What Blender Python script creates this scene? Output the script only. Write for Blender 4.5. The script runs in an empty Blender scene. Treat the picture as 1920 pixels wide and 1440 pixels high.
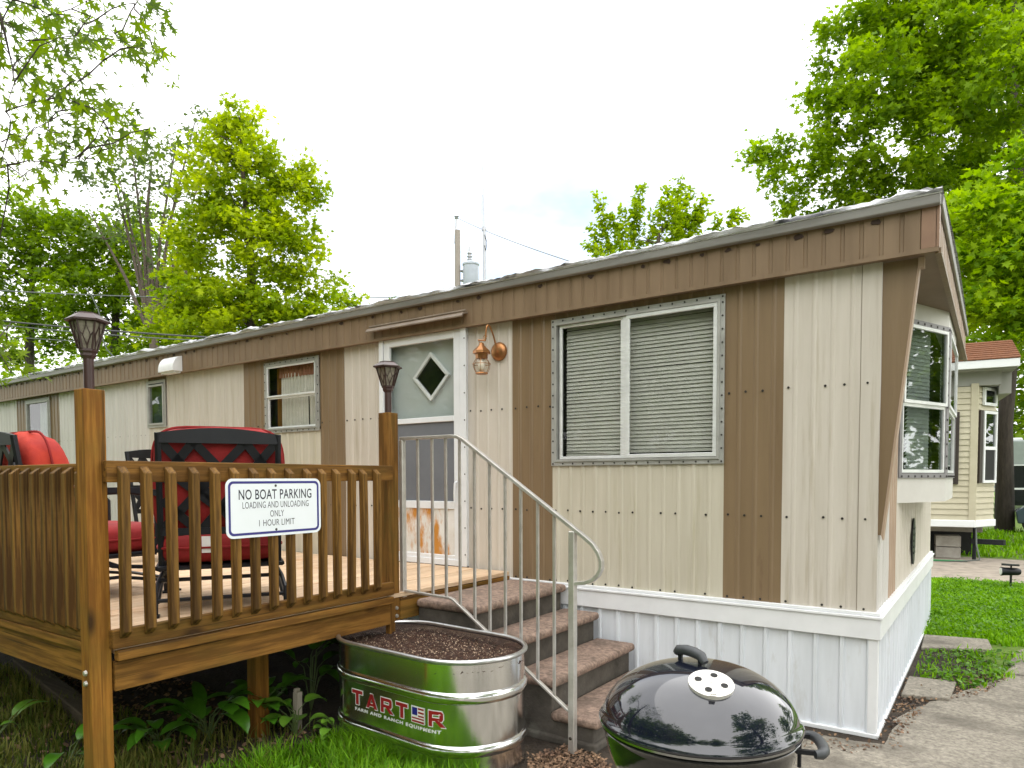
import bpy, math, random
import numpy as np
from mathutils import Vector, Matrix
R = math.radians
SC = bpy.context.scene
COL = SC.collection
rnd = random.Random(7)
rng = np.random.default_rng(11)

# ------------------------------------------------------------------ camera
F_PX, HEAD, PITCH, ROLL, CY, EYE = 1303.48, 0.606739, -0.0405390, -0.00256175, 949.757, 1.525
Fv = Vector((-math.sin(HEAD)*math.cos(PITCH), math.cos(HEAD)*math.cos(PITCH), math.sin(PITCH)))
R0v = Vector((math.cos(HEAD), math.sin(HEAD), 0))
U0v = R0v.cross(Fv)
Rv = math.cos(ROLL)*R0v + math.sin(ROLL)*U0v
Uv = -math.sin(ROLL)*R0v + math.cos(ROLL)*U0v
cam = bpy.data.cameras.new('camera')
camo = bpy.data.objects.new('camera', cam)
COL.objects.link(camo)
camo.matrix_world = Matrix(((Rv.x, Uv.x, -Fv.x, 0), (Rv.y, Uv.y, -Fv.y, 0), (Rv.z, Uv.z, -Fv.z, EYE), (0, 0, 0, 1)))
cam.sensor_width = 36
cam.lens = F_PX/1920*36
cam.shift_y = (CY-720)/1920
cam.clip_start, cam.clip_end = 0.05, 2000
SC.camera = camo

def at(px, py, w):
    """a point of the place: the survey direction through (px, py), w metres ahead"""
    p = Fv*w + Rv*((px-960)/F_PX*w) + Uv*((CY-py)/F_PX*w)
    return Vector((p.x, p.y, p.z+EYE))

# ------------------------------------------------------------------ light
SC.view_settings.view_transform = 'Standard'
SC.view_settings.look = 'None'
SC.view_settings.gamma = 1
SC.view_settings.exposure = 1.34
SUN_EL, SUN_AZ = R(54), R(88)          # azimuth clockwise from +Y
sdir = Vector((math.sin(SUN_AZ)*math.cos(SUN_EL), math.cos(SUN_AZ)*math.cos(SUN_EL), math.sin(SUN_EL)))
sl = bpy.data.lights.new('sun', 'SUN')
sl.energy, sl.angle, sl.color = 1.5, R(140), (1, .975, .94)
slo = bpy.data.objects.new('sun', sl)
slo.rotation_euler = sdir.to_track_quat('Z', 'Y').to_euler()
COL.objects.link(slo)

W = bpy.data.worlds.new('World')
SC.world = W
W.use_nodes = True
nt = W.node_tree
nt.nodes.clear()
def wn(t, **k):
    n = nt.nodes.new(t)
    for a, v in k.items(): setattr(n, a, v)
    return n
sky = wn('ShaderNodeTexSky', sky_type='NISHITA', sun_disc=False, sun_elevation=SUN_EL, sun_rotation=SUN_AZ)
bg1 = wn('ShaderNodeBackground'); bg1.inputs[1].default_value = 0.12
bg2 = wn('ShaderNodeBackground'); bg2.inputs[0].default_value = (1, 1, 1, 1); bg2.inputs[1].default_value = 0.92
tc = wn('ShaderNodeTexCoord')
noi = wn('ShaderNodeTexNoise'); noi.inputs['Scale'].default_value = 2.3; noi.inputs['Detail'].default_value = 6
mp = wn('ShaderNodeMapping'); mp.inputs['Scale'].default_value = (1, 1, 2.2)
nt.links.new(tc.outputs['Generated'], mp.inputs[0]); nt.links.new(mp.outputs[0], noi.inputs['Vector'])
# thin break in the cloud low over the roof
gapd = (at(1000, 425, 1)-Vector((0, 0, EYE))).normalized()
dot = wn('ShaderNodeVectorMath', operation='DISTANCE'); dot.inputs[1].default_value = gapd
nt.links.new(tc.outputs['Generated'], dot.inputs[0])
m1 = wn('ShaderNodeMapRange'); m1.inputs[1].default_value = 0.02; m1.inputs[2].default_value = 0.48; m1.inputs[3].default_value = 1; m1.inputs[4].default_value = 0
nt.links.new(dot.outputs['Value'], m1.inputs[0])
m2 = wn('ShaderNodeMapRange'); m2.inputs[1].default_value = 0.36; m2.inputs[2].default_value = 0.62; m2.inputs[3].default_value = 1; m2.inputs[4].default_value = .3
nt.links.new(noi.outputs[0], m2.inputs[0])
mul = wn('ShaderNodeMath', operation='MULTIPLY'); nt.links.new(m1.outputs[0], mul.inputs[0]); nt.links.new(m2.outputs[0], mul.inputs[1])
# cloud brightness varies a little
m3 = wn('ShaderNodeMapRange'); m3.inputs[1].default_value = .35; m3.inputs[2].default_value = .7; m3.inputs[3].default_value = .84; m3.inputs[4].default_value = .96
nt.links.new(noi.outputs[0], m3.inputs[0]); nt.links.new(m3.outputs[0], bg2.inputs[1])
mx = wn('ShaderNodeMixShader')
nt.links.new(sky.outputs[0], bg1.inputs[0]); nt.links.new(mul.outputs[0], mx.inputs[0])
nt.links.new(bg2.outputs[0], mx.inputs[1]); nt.links.new(bg1.outputs[0], mx.inputs[2])
out = wn('ShaderNodeOutputWorld'); nt.links.new(mx.outputs[0], out.inputs[0])

# ------------------------------------------------------------------ materials
def c4(c): return (c[0], c[1], c[2], 1)
def pbr(name, col, col2=None, scale=6, stretch=(1, 1, 1), rough=.6, metal=0, bump=0, bscale=60, bstretch=None,
        lo=.35, hi=.68, coat=0, spec=.5, col3=None, s3=2, st3=None, lo3=.55, hi3=.7, rand=0, rough2=None, island=0, bdist=.01, knots=None, crack=None):
    m = bpy.data.materials.new(name); m.use_nodes = True
    t = m.node_tree; b = t.nodes['Principled BSDF']
    L = t.links.new
    b.inputs['Roughness'].default_value = rough; b.inputs['Metallic'].default_value = metal
    b.inputs['Specular IOR Level'].default_value = spec
    if coat: b.inputs['Coat Weight'].default_value = coat; b.inputs['Coat Roughness'].default_value = .03
    b.inputs['Base Color'].default_value = c4(col)
    co = t.nodes.new('ShaderNodeTexCoord').outputs['Object']
    def noise(sc, st, det=7):
        mp = t.nodes.new('ShaderNodeMapping'); mp.inputs['Scale'].default_value = st
        L(co, mp.inputs[0])
        n = t.nodes.new('ShaderNodeTexNoise'); n.inputs['Scale'].default_value = sc; n.inputs['Detail'].default_value = det
        n.inputs['Roughness'].default_value = .62
        L(mp.outputs[0], n.inputs['Vector']); return n.outputs[0]
    def mr(x, a, bb, c=0, d=1):
        r = t.nodes.new('ShaderNodeMapRange'); r.inputs[1].default_value = a; r.inputs[2].default_value = bb
        r.inputs[3].default_value = c; r.inputs[4].default_value = d; L(x, r.inputs[0]); return r.outputs[0]
    def mix(f, a, bcol):
        x = t.nodes.new('ShaderNodeMix'); x.data_type = 'RGBA'
        L(f, x.inputs[0])
        for i, v in ((6, a), (7, bcol)):
            if isinstance(v, tuple): x.inputs[i].default_value = c4(v)
            else: L(v, x.inputs[i])
        return x.outputs[2]
    o = None
    if col2 is not None:
        n1 = noise(scale, stretch); o = mix(mr(n1, lo, hi), tuple(col), tuple(col2))
        if rough2 is not None: L(mr(n1, lo, hi, rough, rough2), b.inputs['Roughness'])
    if col3 is not None:
        o = mix(mr(noise(s3, st3 or (1, 1, 1)), lo3, hi3), o if o is not None else tuple(col), tuple(col3))
    if knots is not None:
        mp = t.nodes.new('ShaderNodeMapping'); mp.inputs['Scale'].default_value = tuple(.38 if i == knots else 1 for i in range(3)); L(co, mp.inputs[0])
        vo = t.nodes.new('ShaderNodeTexVoronoi'); vo.inputs['Scale'].default_value = 6.5; vo.inputs['Randomness'].default_value = 1; L(mp.outputs[0], vo.inputs['Vector'])
        o = mix(mr(vo.outputs['Distance'], .06, .19, .9, 0), o, (.030, .013, .004))
        st_ = tuple(.35 if i == knots else 30 for i in range(3))
        o = mix(mr(noise(1.6, st_, 3), .60, .65, 0, .7), o, (.022, .011, .004))
    if rand or island:
        h = t.nodes.new('ShaderNodeHueSaturation')
        if o is not None: L(o, h.inputs['Color'])
        else: h.inputs['Color'].default_value = c4(col)
        if island: src = t.nodes.new('ShaderNodeNewGeometry').outputs['Random Per Island']
        else: src = t.nodes.new('ShaderNodeObjectInfo').outputs['Random']
        L(mr(src, 0, 1, 1-(rand or island), 1+(rand or island)), h.inputs['Value']); o = h.outputs[0]
    if o is not None: L(o, b.inputs['Base Color'])
    if bump:
        bm = t.nodes.new('ShaderNodeBump'); bm.inputs['Strength'].default_value = bump; bm.inputs['Distance'].default_value = bdist
        L(noise(bscale, bstretch or stretch, 4), bm.inputs['Height']); L(bm.outputs[0], b.inputs['Normal'])
    return m

def wood(name, a, b_, c_, axis, rand=.18, spec=.22):
    st = [9, 9, 9]; st[axis] = .55
    return pbr(name, a, b_, scale=4.5, stretch=tuple(st), rough=.72, bump=.35, bscale=9, lo=.38, hi=.58, spec=spec,
               col3=c_, s3=2.2, st3=tuple(1 if i != axis else .5 for i in range(3)), lo3=.5, hi3=.72, rand=rand, bdist=.006, knots=axis)
WA, WB, WC = (.23, .108, .021), (.112, .050, .009), (.108, .075, .014)
WOOD = [wood('stained_wood_'+'xyz'[i], WA, WB, WC, i) for i in range(3)]
WOODR = wood('orange_stained_wood_z', (.31, .138, .021), (.17, .068, .010), (.145, .092, .015), 2, .1)
WOODD = wood('dark_baluster_wood_z', (.20, .103, .022), (.072, .034, .008), (.092, .066, .014), 2, .25)
DECKB = pbr('deck_boards', (.66, .49, .33), (.50, .33, .20), scale=4, stretch=(10, .6, 10), rough=.75, bump=.3, bscale=9,
            col3=(.40, .20, .085), s3=1.6, lo3=.55, hi3=.78, island=.14)
BEIGE = pbr('beige_paint', (.575, .53, .47), (.49, .445, .385), scale=2.2, stretch=(5, 5, .35), rough=.46, bump=.22, bscale=4.5, bstretch=(1, 1, .6), bdist=.02,
            col3=(.36, .31, .225), s3=3.2, st3=(6, 6, .3), lo3=.56, hi3=.8, rand=.05)
CREAM = pbr('cream_paint', (.56, .52, .425), (.48, .44, .35), scale=2.2, stretch=(5, 5, .35), rough=.46, bump=.22, bscale=4.5, bdist=.02, col3=(.38, .34, .22), s3=3.2, st3=(6, 6, .3), lo3=.56, hi3=.8)
WHITEP = pbr('weathered_white_paint', (.58, .555, .53), (.47, .445, .42), scale=3, stretch=(5, 5, .3), rough=.5)
BROWN = pbr('brown_paint', (.212, .145, .080), (.172, .114, .062), scale=2.2, stretch=(5, 5, .35), rough=.46, bump=.2, bscale=4.5, bdist=.02, rand=.05,
            col3=(.12, .065, .04), s3=4, st3=(3, 3, .6), lo3=.63, hi3=.85)
FASC = pbr('brown_fascia_paint', (.215, .145, .085), (.165, .108, .06), scale=2.2, stretch=(4, 4, .6), rough=.55, bump=.06, bscale=12,
           col3=(.07, .035, .022), s3=3.5, st3=(1, 1, 1.6), lo3=.64, hi3=.85)
TANP = pbr('tan_paint_and_lit_edge', (.40, .29, .21), (.34, .24, .17), scale=4, rough=.55)
SKIRT = pbr('white_vinyl_skirting', (.72, .75, .80), (.62, .65, .69), scale=2.5, stretch=(4, 4, .5), rough=.42,
            col3=(.44, .43, .40), s3=4.5, st3=(3, 3, .8), lo3=.58, hi3=.9)
TRIMW = pbr('white_trim', (.78, .79, .81), (.70, .71, .73), scale=5, rough=.4)
DOORW = pbr('white_door_paint', (.75, .77, .80), (.68, .70, .72), scale=4, rough=.38)
KICK = pbr('rusty_kick_plate', (.72, .72, .70), (.60, .58, .54), scale=5, rough=.45, col3=(.50, .21, .03), s3=5, st3=(1.5, 1, .55), lo3=.5, hi3=.62)
INNER = pbr('pale_inner_door', (.50, .54, .54), (.44, .48, .48), scale=3, rough=.5)
SCREEN = pbr('grey_insect_screen', (.15, .16, .18), (.12, .13, .15), scale=3, rough=.6)
ALU = pbr('aluminium_frame', (.50, .50, .50), (.40, .40, .39), scale=9, rough=.38, metal=.75)
ALUP = pbr('pale_putty_frame', (.40, .40, .38), (.30, .30, .28), scale=8, rough=.55, metal=.25)
ALUB = pbr('bright_aluminium', (.86, .87, .88), (.74, .75, .76), scale=9, rough=.35, metal=.35)
RAILM = pbr('handrail_aluminium', (.62, .60, .57), (.48, .46, .43), scale=14, rough=.4, metal=.7)
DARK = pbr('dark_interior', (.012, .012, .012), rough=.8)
BLIND = pbr('blind_slats', (.47, .465, .425), (.42, .415, .375), scale=3, rough=.55)
CURT = pbr('white_curtain', (.58, .56, .50), (.48, .46, .40), scale=5, rough=.85)
CURTR = pbr('rust_red_valance', (.28, .12, .07), (.2, .09, .05), scale=5, rough=.85)
GREENC = pbr('grey_green_curtain', (.26, .30, .25), (.18, .22, .18), scale=4, stretch=(5, 5, .3), rough=.85)
SCREW = pbr('dark_screw_head', (.02, .016, .014), rough=.6)
ROOFC = pbr('silver_roof_coating', (.62, .63, .66), (.26, .26, .28), scale=6, stretch=(.8, 5, 5), rough=.4, metal=.3, bump=.5, bscale=25,
            col3=(.025, .025, .03), s3=3.5, st3=(.7, 6, 6), lo3=.52, hi3=.60)
GUTT = pbr('grey_drip_edge', (.30, .29, .28), (.19, .18, .17), scale=3, stretch=(.6, 4, 4), rough=.45, metal=.3)
SOFF = pbr('brown_soffit', (.21, .15, .105), (.17, .12, .08), scale=3, rough=.6)
CONC = pbr('weathered_concrete', (.36, .325, .265), (.15, .132, .108), scale=42, rough=.92, bump=.9, bscale=80, bdist=.006, lo=.32, hi=.68,
           col3=(.115, .10, .08), s3=2.2, st3=(.8, 1.4, 1), lo3=.46, hi3=.72)
CONC2 = pbr('driveway_concrete', (.34, .29, .235), (.20, .17, .14), scale=5, rough=.9, bump=.2, bscale=40)
STEPD = pbr('dark_step_concrete', (.11, .096, .08), (.05, .043, .036), scale=7, rough=.92, bump=.6, bscale=50, bdist=.006,
            col3=(.15, .145, .12), s3=5, lo3=.6, hi3=.75)
STEPT = pbr('pink_aggregate', (.35, .245, .19), (.125, .087, .068), scale=34, rough=.9, bump=.8, bscale=90, bdist=.005,
            col3=(.085, .064, .05), s3=3.2, lo3=.5, hi3=.75)
GALV = pbr('galvanised_steel', (.84, .85, .85), (.70, .71, .72), scale=7, stretch=(2, 2, .5), rough=.13, metal=1, rough2=.2)
GALVR = pbr('galvanised_rim', (.66, .67, .68), (.5, .51, .52), scale=20, rough=.32, metal=.95)
SOIL = pbr('potting_soil', (.075, .034, .020), (.022, .010, .006), scale=45, rough=.95, bump=1, bscale=70, bdist=.02)
PERL = pbr('perlite_grains', (.55, .42, .30), (.14, .07, .04), scale=40, rough=.9, island=.4)
ENAM = pbr('black_enamel', (.007, .009, .018), (.020, .021, .026), scale=9, lo=.5, hi=.75, rough=.07, rough2=.17, coat=.8, spec=.6)
ENAMB = pbr('black_bowl_enamel', (.006, .007, .007), rough=.12, coat=.6, spec=.5)
CHROME = pbr('steel_band', (.35, .36, .37), rough=.18, metal=1)
VENT = pbr('bare_aluminium_vent', (.72, .70, .66), (.6, .58, .54), scale=14, rough=.35, metal=.35)
GRIP = pbr('grey_nylon_grip', (.05, .055, .06), (.035, .038, .042), scale=20, rough=.5)
BLKM = pbr('black_powder_metal', (.008, .009, .012), (.014, .015, .019), scale=6, rough=.42, spec=.3)
RED = pbr('red_cushion_fabric', (.27, .008, .008), (.19, .004, .005), scale=9, rough=.8, bump=.25, bscale=14, bdist=.02)
REDO = pbr('sun_faded_red_cushion', (.46, .032, .010), (.30, .012, .006), scale=7, rough=.8, bump=.3, bscale=12, bdist=.02)
TAGW = pbr('white_care_tag', (.75, .74, .72), rough=.7)
BRONZ = pbr('dark_bronze_plastic', (.055, .026, .024), (.035, .017, .016), scale=12, rough=.38)
LAMPG = pbr('hazy_lamp_glass', (.30, .27, .22), (.15, .13, .10), scale=30, rough=.3)
COPPER = pbr('tarnished_copper', (.42, .20, .075), (.28, .12, .05), scale=14, rough=.35, metal=.75)
SIGNW = pbr('white_sign_face', (.80, .84, .88), (.76, .80, .84), scale=2, rough=.35)
SIGNB = pbr('navy_sign_border', (.028, .026, .20), rough=.4)
SIGNK = pbr('black_sign_ink', (.012, .012, .03), rough=.5)
LOGOR = pbr('red_decal', (.27, .008, .012), rough=.4)
LOGOB = pbr('blue_decal', (.012, .014, .20), rough=.4)
LOGOW = pbr('white_decal', (.78, .78, .76), rough=.4)
STEEL = pbr('bolt_steel', (.5, .48, .44), rough=.4, metal=.7)
SIDING = pbr('cream_vinyl_siding', (.48, .445, .33), (.42, .385, .275), scale=3, rough=.5)
SHING = pbr('red_brown_shingles', (.20, .078, .032), (.12, .046, .022), scale=7, stretch=(2, 2, 5), rough=.85, bump=.5, bscale=40)
SHUT = pbr('dark_brown_shutter', (.032, .022, .018), rough=.5)
VWHITE = pbr('vinyl_white', (.72, .74, .75), rough=.4)
BLOCK = pbr('concrete_block', (.36, .34, .30), (.27, .25, .22), scale=8, rough=.92, bump=.4)
GHOSE = pbr('green_hose', (.02, .16, .05), rough=.5)
TANK2 = pbr('tan_cart_roof', (.55, .47, .35), rough=.5)
CARTB = pbr('blue_grey_cart_body', (.045, .07, .10), rough=.25, coat=.5)
CAMP = pbr('grey_camper_skin', (.32, .36, .36), (.27, .30, .30), scale=2, rough=.4)
TYRE = pbr('black_tyre_rubber', (.015, .015, .015), rough=.85)
POLEW = pbr('grey_utility_pole_wood', (.30, .265, .23), (.22, .195, .17), scale=4, stretch=(8, 8, .4), rough=.85)
TRANS = pbr('pale_grey_transformer', (.40, .44, .50), (.34, .38, .43), scale=3, rough=.45)
MAST = pbr('grey_mast_metal', (.40, .41, .43), rough=.4, metal=.4)
CABLE = pbr('black_cable', (.03, .032, .032), rough=.5)
CABLEG = pbr('grey_cable', (.09, .105, .095), rough=.5)
TIMB = pbr('old_grey_timber', (.11, .085, .055), (.06, .045, .028), scale=5, stretch=(.5, 8, 8), rough=.9, bump=.3)
STAKE = pbr('bleached_stake', (.45, .40, .33), (.3, .26, .2), scale=8, stretch=(6, 6, .5), rough=.9)
BARK = pbr('grey_brown_bark', (.13, .10, .078), (.06, .046, .036), scale=6, stretch=(3, 3, .5), rough=.95, bump=.7, bscale=14, bdist=.04)
BARKD = pbr('dark_bark', (.065, .052, .042), (.03, .024, .02), scale=6, stretch=(3, 3, .5), rough=.95, bump=.7, bscale=14, bdist=.04)
LITTER = pbr('dry_leaf_litter', (.30, .19, .11), (.085, .045, .032), scale=2, rough=.9, island=.5)
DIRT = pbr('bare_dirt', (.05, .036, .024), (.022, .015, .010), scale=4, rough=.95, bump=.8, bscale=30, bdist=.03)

def leafmat(name, a, b, trans=.48, rough=.6):
    m = bpy.data.materials.new(name); m.use_nodes = True
    t = m.node_tree; t.nodes.clear(); L = t.links.new
    at_ = t.nodes.new('ShaderNodeAttribute'); at_.attribute_name = 'tint'
    x = t.nodes.new('ShaderNodeMix'); x.data_type = 'RGBA'; x.inputs[6].default_value = c4(a); x.inputs[7].default_value = c4(b)
    L(at_.outputs['Fac'], x.inputs[0])
    d = t.nodes.new('ShaderNodeBsdfPrincipled'); d.inputs['Roughness'].default_value = rough; d.inputs['Specular IOR Level'].default_value = .2
    L(x.outputs[2], d.inputs['Base Color'])
    tr = t.nodes.new('ShaderNodeBsdfTranslucent')
    hs = t.nodes.new('ShaderNodeHueSaturation'); hs.inputs['Value'].default_value = 1.35; hs.inputs['Saturation'].default_value = 1.08
    L(x.outputs[2], hs.inputs['Color']); L(hs.outputs[0], tr.inputs[0])
    mx = t.nodes.new('ShaderNodeMixShader'); mx.inputs[0].default_value = trans
    L(d.outputs[0], mx.inputs[1]); L(tr.outputs[0], mx.inputs[2])
    o = t.nodes.new('ShaderNodeOutputMaterial'); L(mx.outputs[0], o.inputs[0])
    return m
LEAF_MAPLE = leafmat('maple_leaf', (.085, .17, .006), (.28, .42, .010))
LEAF_LIME = leafmat('yellow_green_leaf', (.15, .245, .006), (.43, .51, .012))
LEAF_DARK = leafmat('deep_green_leaf', (.060, .12, .006), (.22, .33, .010))
LEAF_GREY = leafmat('grey_green_leaf', (.07, .105, .04), (.13, .18, .05))
LEAF_FG = leafmat('overhead_maple_leaf', (.055, .095, .020), (.20, .30, .012), trans=.55)
LEAF_TOP = leafmat('upright_shoot_leaf', (.14, .24, .004), (.38, .50, .006))
GRASSM = leafmat('lush_grass', (.085, .22, .005), (.25, .48, .010), trans=.35)
GRASSD = leafmat('dry_mixed_grass', (.05, .10, .008), (.20, .19, .045), trans=.3)
WEEDM = leafmat('weed_leaf', (.05, .14, .008), (.14, .30, .02), trans=.3, rough=.35)

def glassmat(name, tint=(.9, .93, .92), refl=.05):
    m = bpy.data.materials.new(name); m.use_nodes = True
    t = m.node_tree; t.nodes.clear(); L = t.links.new
    tr = t.nodes.new('ShaderNodeBsdfTransparent'); tr.inputs[0].default_value = c4(tint)
    gl = t.nodes.new('ShaderNodeBsdfGlossy'); gl.inputs['Roughness'].default_value = .015
    lw_ = t.nodes.new('ShaderNodeLayerWeight'); lw_.inputs[0].default_value = .5      # Schlick, the same from both sides
    fr = t.nodes.new('ShaderNodeMath'); fr.operation = 'POWER'; fr.inputs[1].default_value = 5; L(lw_.outputs['Facing'], fr.inputs[0])
    ad = t.nodes.new('ShaderNodeMath'); ad.operation = 'MULTIPLY_ADD'; ad.use_clamp = True; ad.inputs[1].default_value = .9; ad.inputs[2].default_value = refl
    L(fr.outputs[0], ad.inputs[0])
    mx = t.nodes.new('ShaderNodeMixShader'); L(ad.outputs[0], mx.inputs[0]); L(tr.outputs[0], mx.inputs[1]); L(gl.outputs[0], mx.inputs[2])
    o = t.nodes.new('ShaderNodeOutputMaterial'); L(mx.outputs[0], o.inputs[0])
    return m
GLASS = glassmat('window_glass', (.95, .96, .95), .02)
GLASSM = glassmat('reflective_window_glass', (.80, .84, .84), .09)
GLASSC = glassmat('clear_lamp_glass', (.96, .94, .9), .03)

# ------------------------------------------------------------------ mesh helpers
class MB:
    def __init__(s): s.v = []; s.f = []; s.m = []; s.cur = 0
    def add(s, vs, fs):
        o = len(s.v); s.v += [tuple(v) for v in vs]
        for f in fs: s.f.append(tuple(i+o for i in f)); s.m.append(s.cur)
        return s
    def box(s, x0, x1, y0, y1, z0, z1):
        x0, x1 = sorted((x0, x1)); y0, y1 = sorted((y0, y1)); z0, z1 = sorted((z0, z1))
        return s.add([(x0, y0, z0), (x1, y0, z0), (x1, y1, z0), (x0, y1, z0), (x0, y0, z1), (x1, y0, z1), (x1, y1, z1), (x0, y1, z1)],
                     [(0, 3, 2, 1), (4, 5, 6, 7), (0, 1, 5, 4), (1, 2, 6, 5), (2, 3, 7, 6), (3, 0, 4, 7)])
    def prism(s, poly, d):
        """poly: planar list of 3-D points; d: extrusion vector"""
        n = len(poly); d = Vector(d); a = [Vector(p) for p in poly]; b = [p+d for p in a]
        return s.add(a+b, [tuple(range(n))[::-1], tuple(range(n, 2*n))]+[(i, (i+1) % n, n+(i+1) % n, n+i) for i in range(n)])
    def tube(s, pts, r, n=8, cap=True, closed=False):
        pts = [Vector(p) for p in pts]; k = len(pts)
        rs = r if isinstance(r, (list, tuple)) else [r]*k
        vs = []; up = None
        for i, p in enumerate(pts):
            if closed: d = pts[(i+1) % k]-pts[i-1]
            else: d = pts[min(i+1, k-1)]-pts[max(i-1, 0)]
            d = d.normalized() if d.length > 1e-9 else Vector((0, 0, 1))
            if up is None:
                up = Vector((0, 0, 1)) if abs(d.z) < .9 else Vector((1, 0, 0))
            a = d.cross(up); a = a.normalized() if a.length > 1e-6 else d.orthogonal().normalized()
            b = a.cross(d).normalized(); up = b
            for j in range(n):
                t = 2*math.pi*(j+.5)/n
                vs.append(p+(a*math.cos(t)+b*math.sin(t))*rs[i])
        fs = []
        for i in range(k if closed else k-1):
            i2 = (i+1) % k
            for j in range(n):
                fs.append((i*n+j, i*n+(j+1) % n, i2*n+(j+1) % n, i2*n+j))
        if cap and not closed: fs += [tuple(range(n))[::-1], tuple(range((k-1)*n, k*n))]
        return s.add(vs, fs)
    def lathe(s, prof, c, n=32, axis='z'):
        vs = []; c = Vector(c)
        for r, h in prof:
            for j in range(n):
                t = 2*math.pi*j/n
                q = (r*math.cos(t), r*math.sin(t), h)
                if axis == 'y': q = (q[0], q[2], q[1])
                if axis == 'x': q = (q[2], q[0], q[1])
                vs.append(c+Vector(q))
        fs = []
        for i in range(len(prof)-1):
            for j in range(n): fs.append((i*n+j, i*n+(j+1) % n, (i+1)*n+(j+1) % n, (i+1)*n+j))
        if prof[0][0] > 1e-6: fs.append(tuple(range(n))[::-1])
        if prof[-1][0] > 1e-6: fs.append(tuple(range((len(prof)-1)*n, len(prof)*n)))
        return s.add(vs, fs)
    def build(s, name, mats, parent=None, smooth=None, bevel=0, seg=1, sub=0):
        me = bpy.data.meshes.new(name)
        off = parent_off(parent)
        me.from_pydata([(v[0]-off.x, v[1]-off.y, v[2]-off.z) for v in s.v], [], s.f)
        if not isinstance(mats, (list, tuple)): mats = [mats]
        for m in mats: me.materials.append(m)
        if len(mats) > 1: me.polygons.foreach_set('material_index', s.m)
        if smooth is not None:
            me.polygons.foreach_set('use_smooth', [True]*len(me.polygons))
            me.set_sharp_from_angle(angle=R(smooth))
        me.update()
        o = bpy.data.objects.new(name, me); COL.objects.link(o)
        if parent is not None: o.parent = parent
        if bevel:
            b = o.modifiers.new('bevel', 'BEVEL'); b.width = bevel; b.segments = seg; b.limit_method = 'ANGLE'; b.angle_limit = R(40)
        if sub:
            b = o.modifiers.new('sub', 'SUBSURF'); b.levels = b.render_levels = sub
        return o
def parent_off(p):
    v = Vector((0, 0, 0))
    while p is not None: v += Vector(p.location); p = p.parent
    return v
def tag(o, label=None, cat=None, group=None, kind=None):
    for k, v in (('label', label), ('category', cat), ('group', group), ('kind', kind)):
        if v: o[k] = v
    return o
def thing(name, label, cat, loc=(0, 0, 0), group=None):
    o = bpy.data.objects.new(name, None); COL.objects.link(o); o.location = loc; o.empty_display_size = .1
    return tag(o, label, cat, group)
def copy_tree(o, parent=None):
    c = o.copy(); COL.objects.link(c)
    if parent is not None: c.parent = parent
    for ch in list(o.children): copy_tree(ch, c)
    return c
def text_mesh(body, size, offset=0, spacing=1.0, align='CENTER'):
    """2-D glyph outline mesh of the built-in font: (verts, faces)"""
    cu = bpy.data.curves.new('lettering', 'FONT'); cu.body = body; cu.size = size; cu.offset = offset
    cu.space_character = spacing; cu.align_x = align; cu.resolution_u = 4
    ob = bpy.data.objects.new('lettering', cu); COL.objects.link(ob)
    dg = bpy.context.evaluated_depsgraph_get(); dg.update()
    me = bpy.data.meshes.new_from_object(ob.evaluated_get(dg))
    vs = [tuple(v.co) for v in me.vertices]; fs = [tuple(p.vertices) for p in me.polygons]
    bpy.data.objects.remove(ob); bpy.data.curves.remove(cu); bpy.data.meshes.remove(me)
    return vs, fs

def np_mesh(name, V, loops, starts, totals, mats, parent=None, tint=None, midx=None):
    me = bpy.data.meshes.new(name)
    off = parent_off(parent)
    V = V - np.array([off.x, off.y, off.z])
    me.vertices.add(len(V)); me.vertices.foreach_set('co', V.astype(np.float32).ravel())
    me.loops.add(len(loops)); me.loops.foreach_set('vertex_index', loops.astype(np.int32))
    me.polygons.add(len(starts)); me.polygons.foreach_set('loop_start', starts.astype(np.int32)); me.polygons.foreach_set('loop_total', totals.astype(np.int32))
    if not isinstance(mats, (list, tuple)): mats = [mats]
    for m in mats: me.materials.append(m)
    if tint is not None:
        a = me.attributes.new('tint', 'FLOAT', 'POINT'); a.data.foreach_set('value', tint.astype(np.float32))
    me.update(calc_edges=True); me.validate()
    o = bpy.data.objects.new(name, me); COL.objects.link(o)
    if parent is not None: o.parent = parent
    return o

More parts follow.
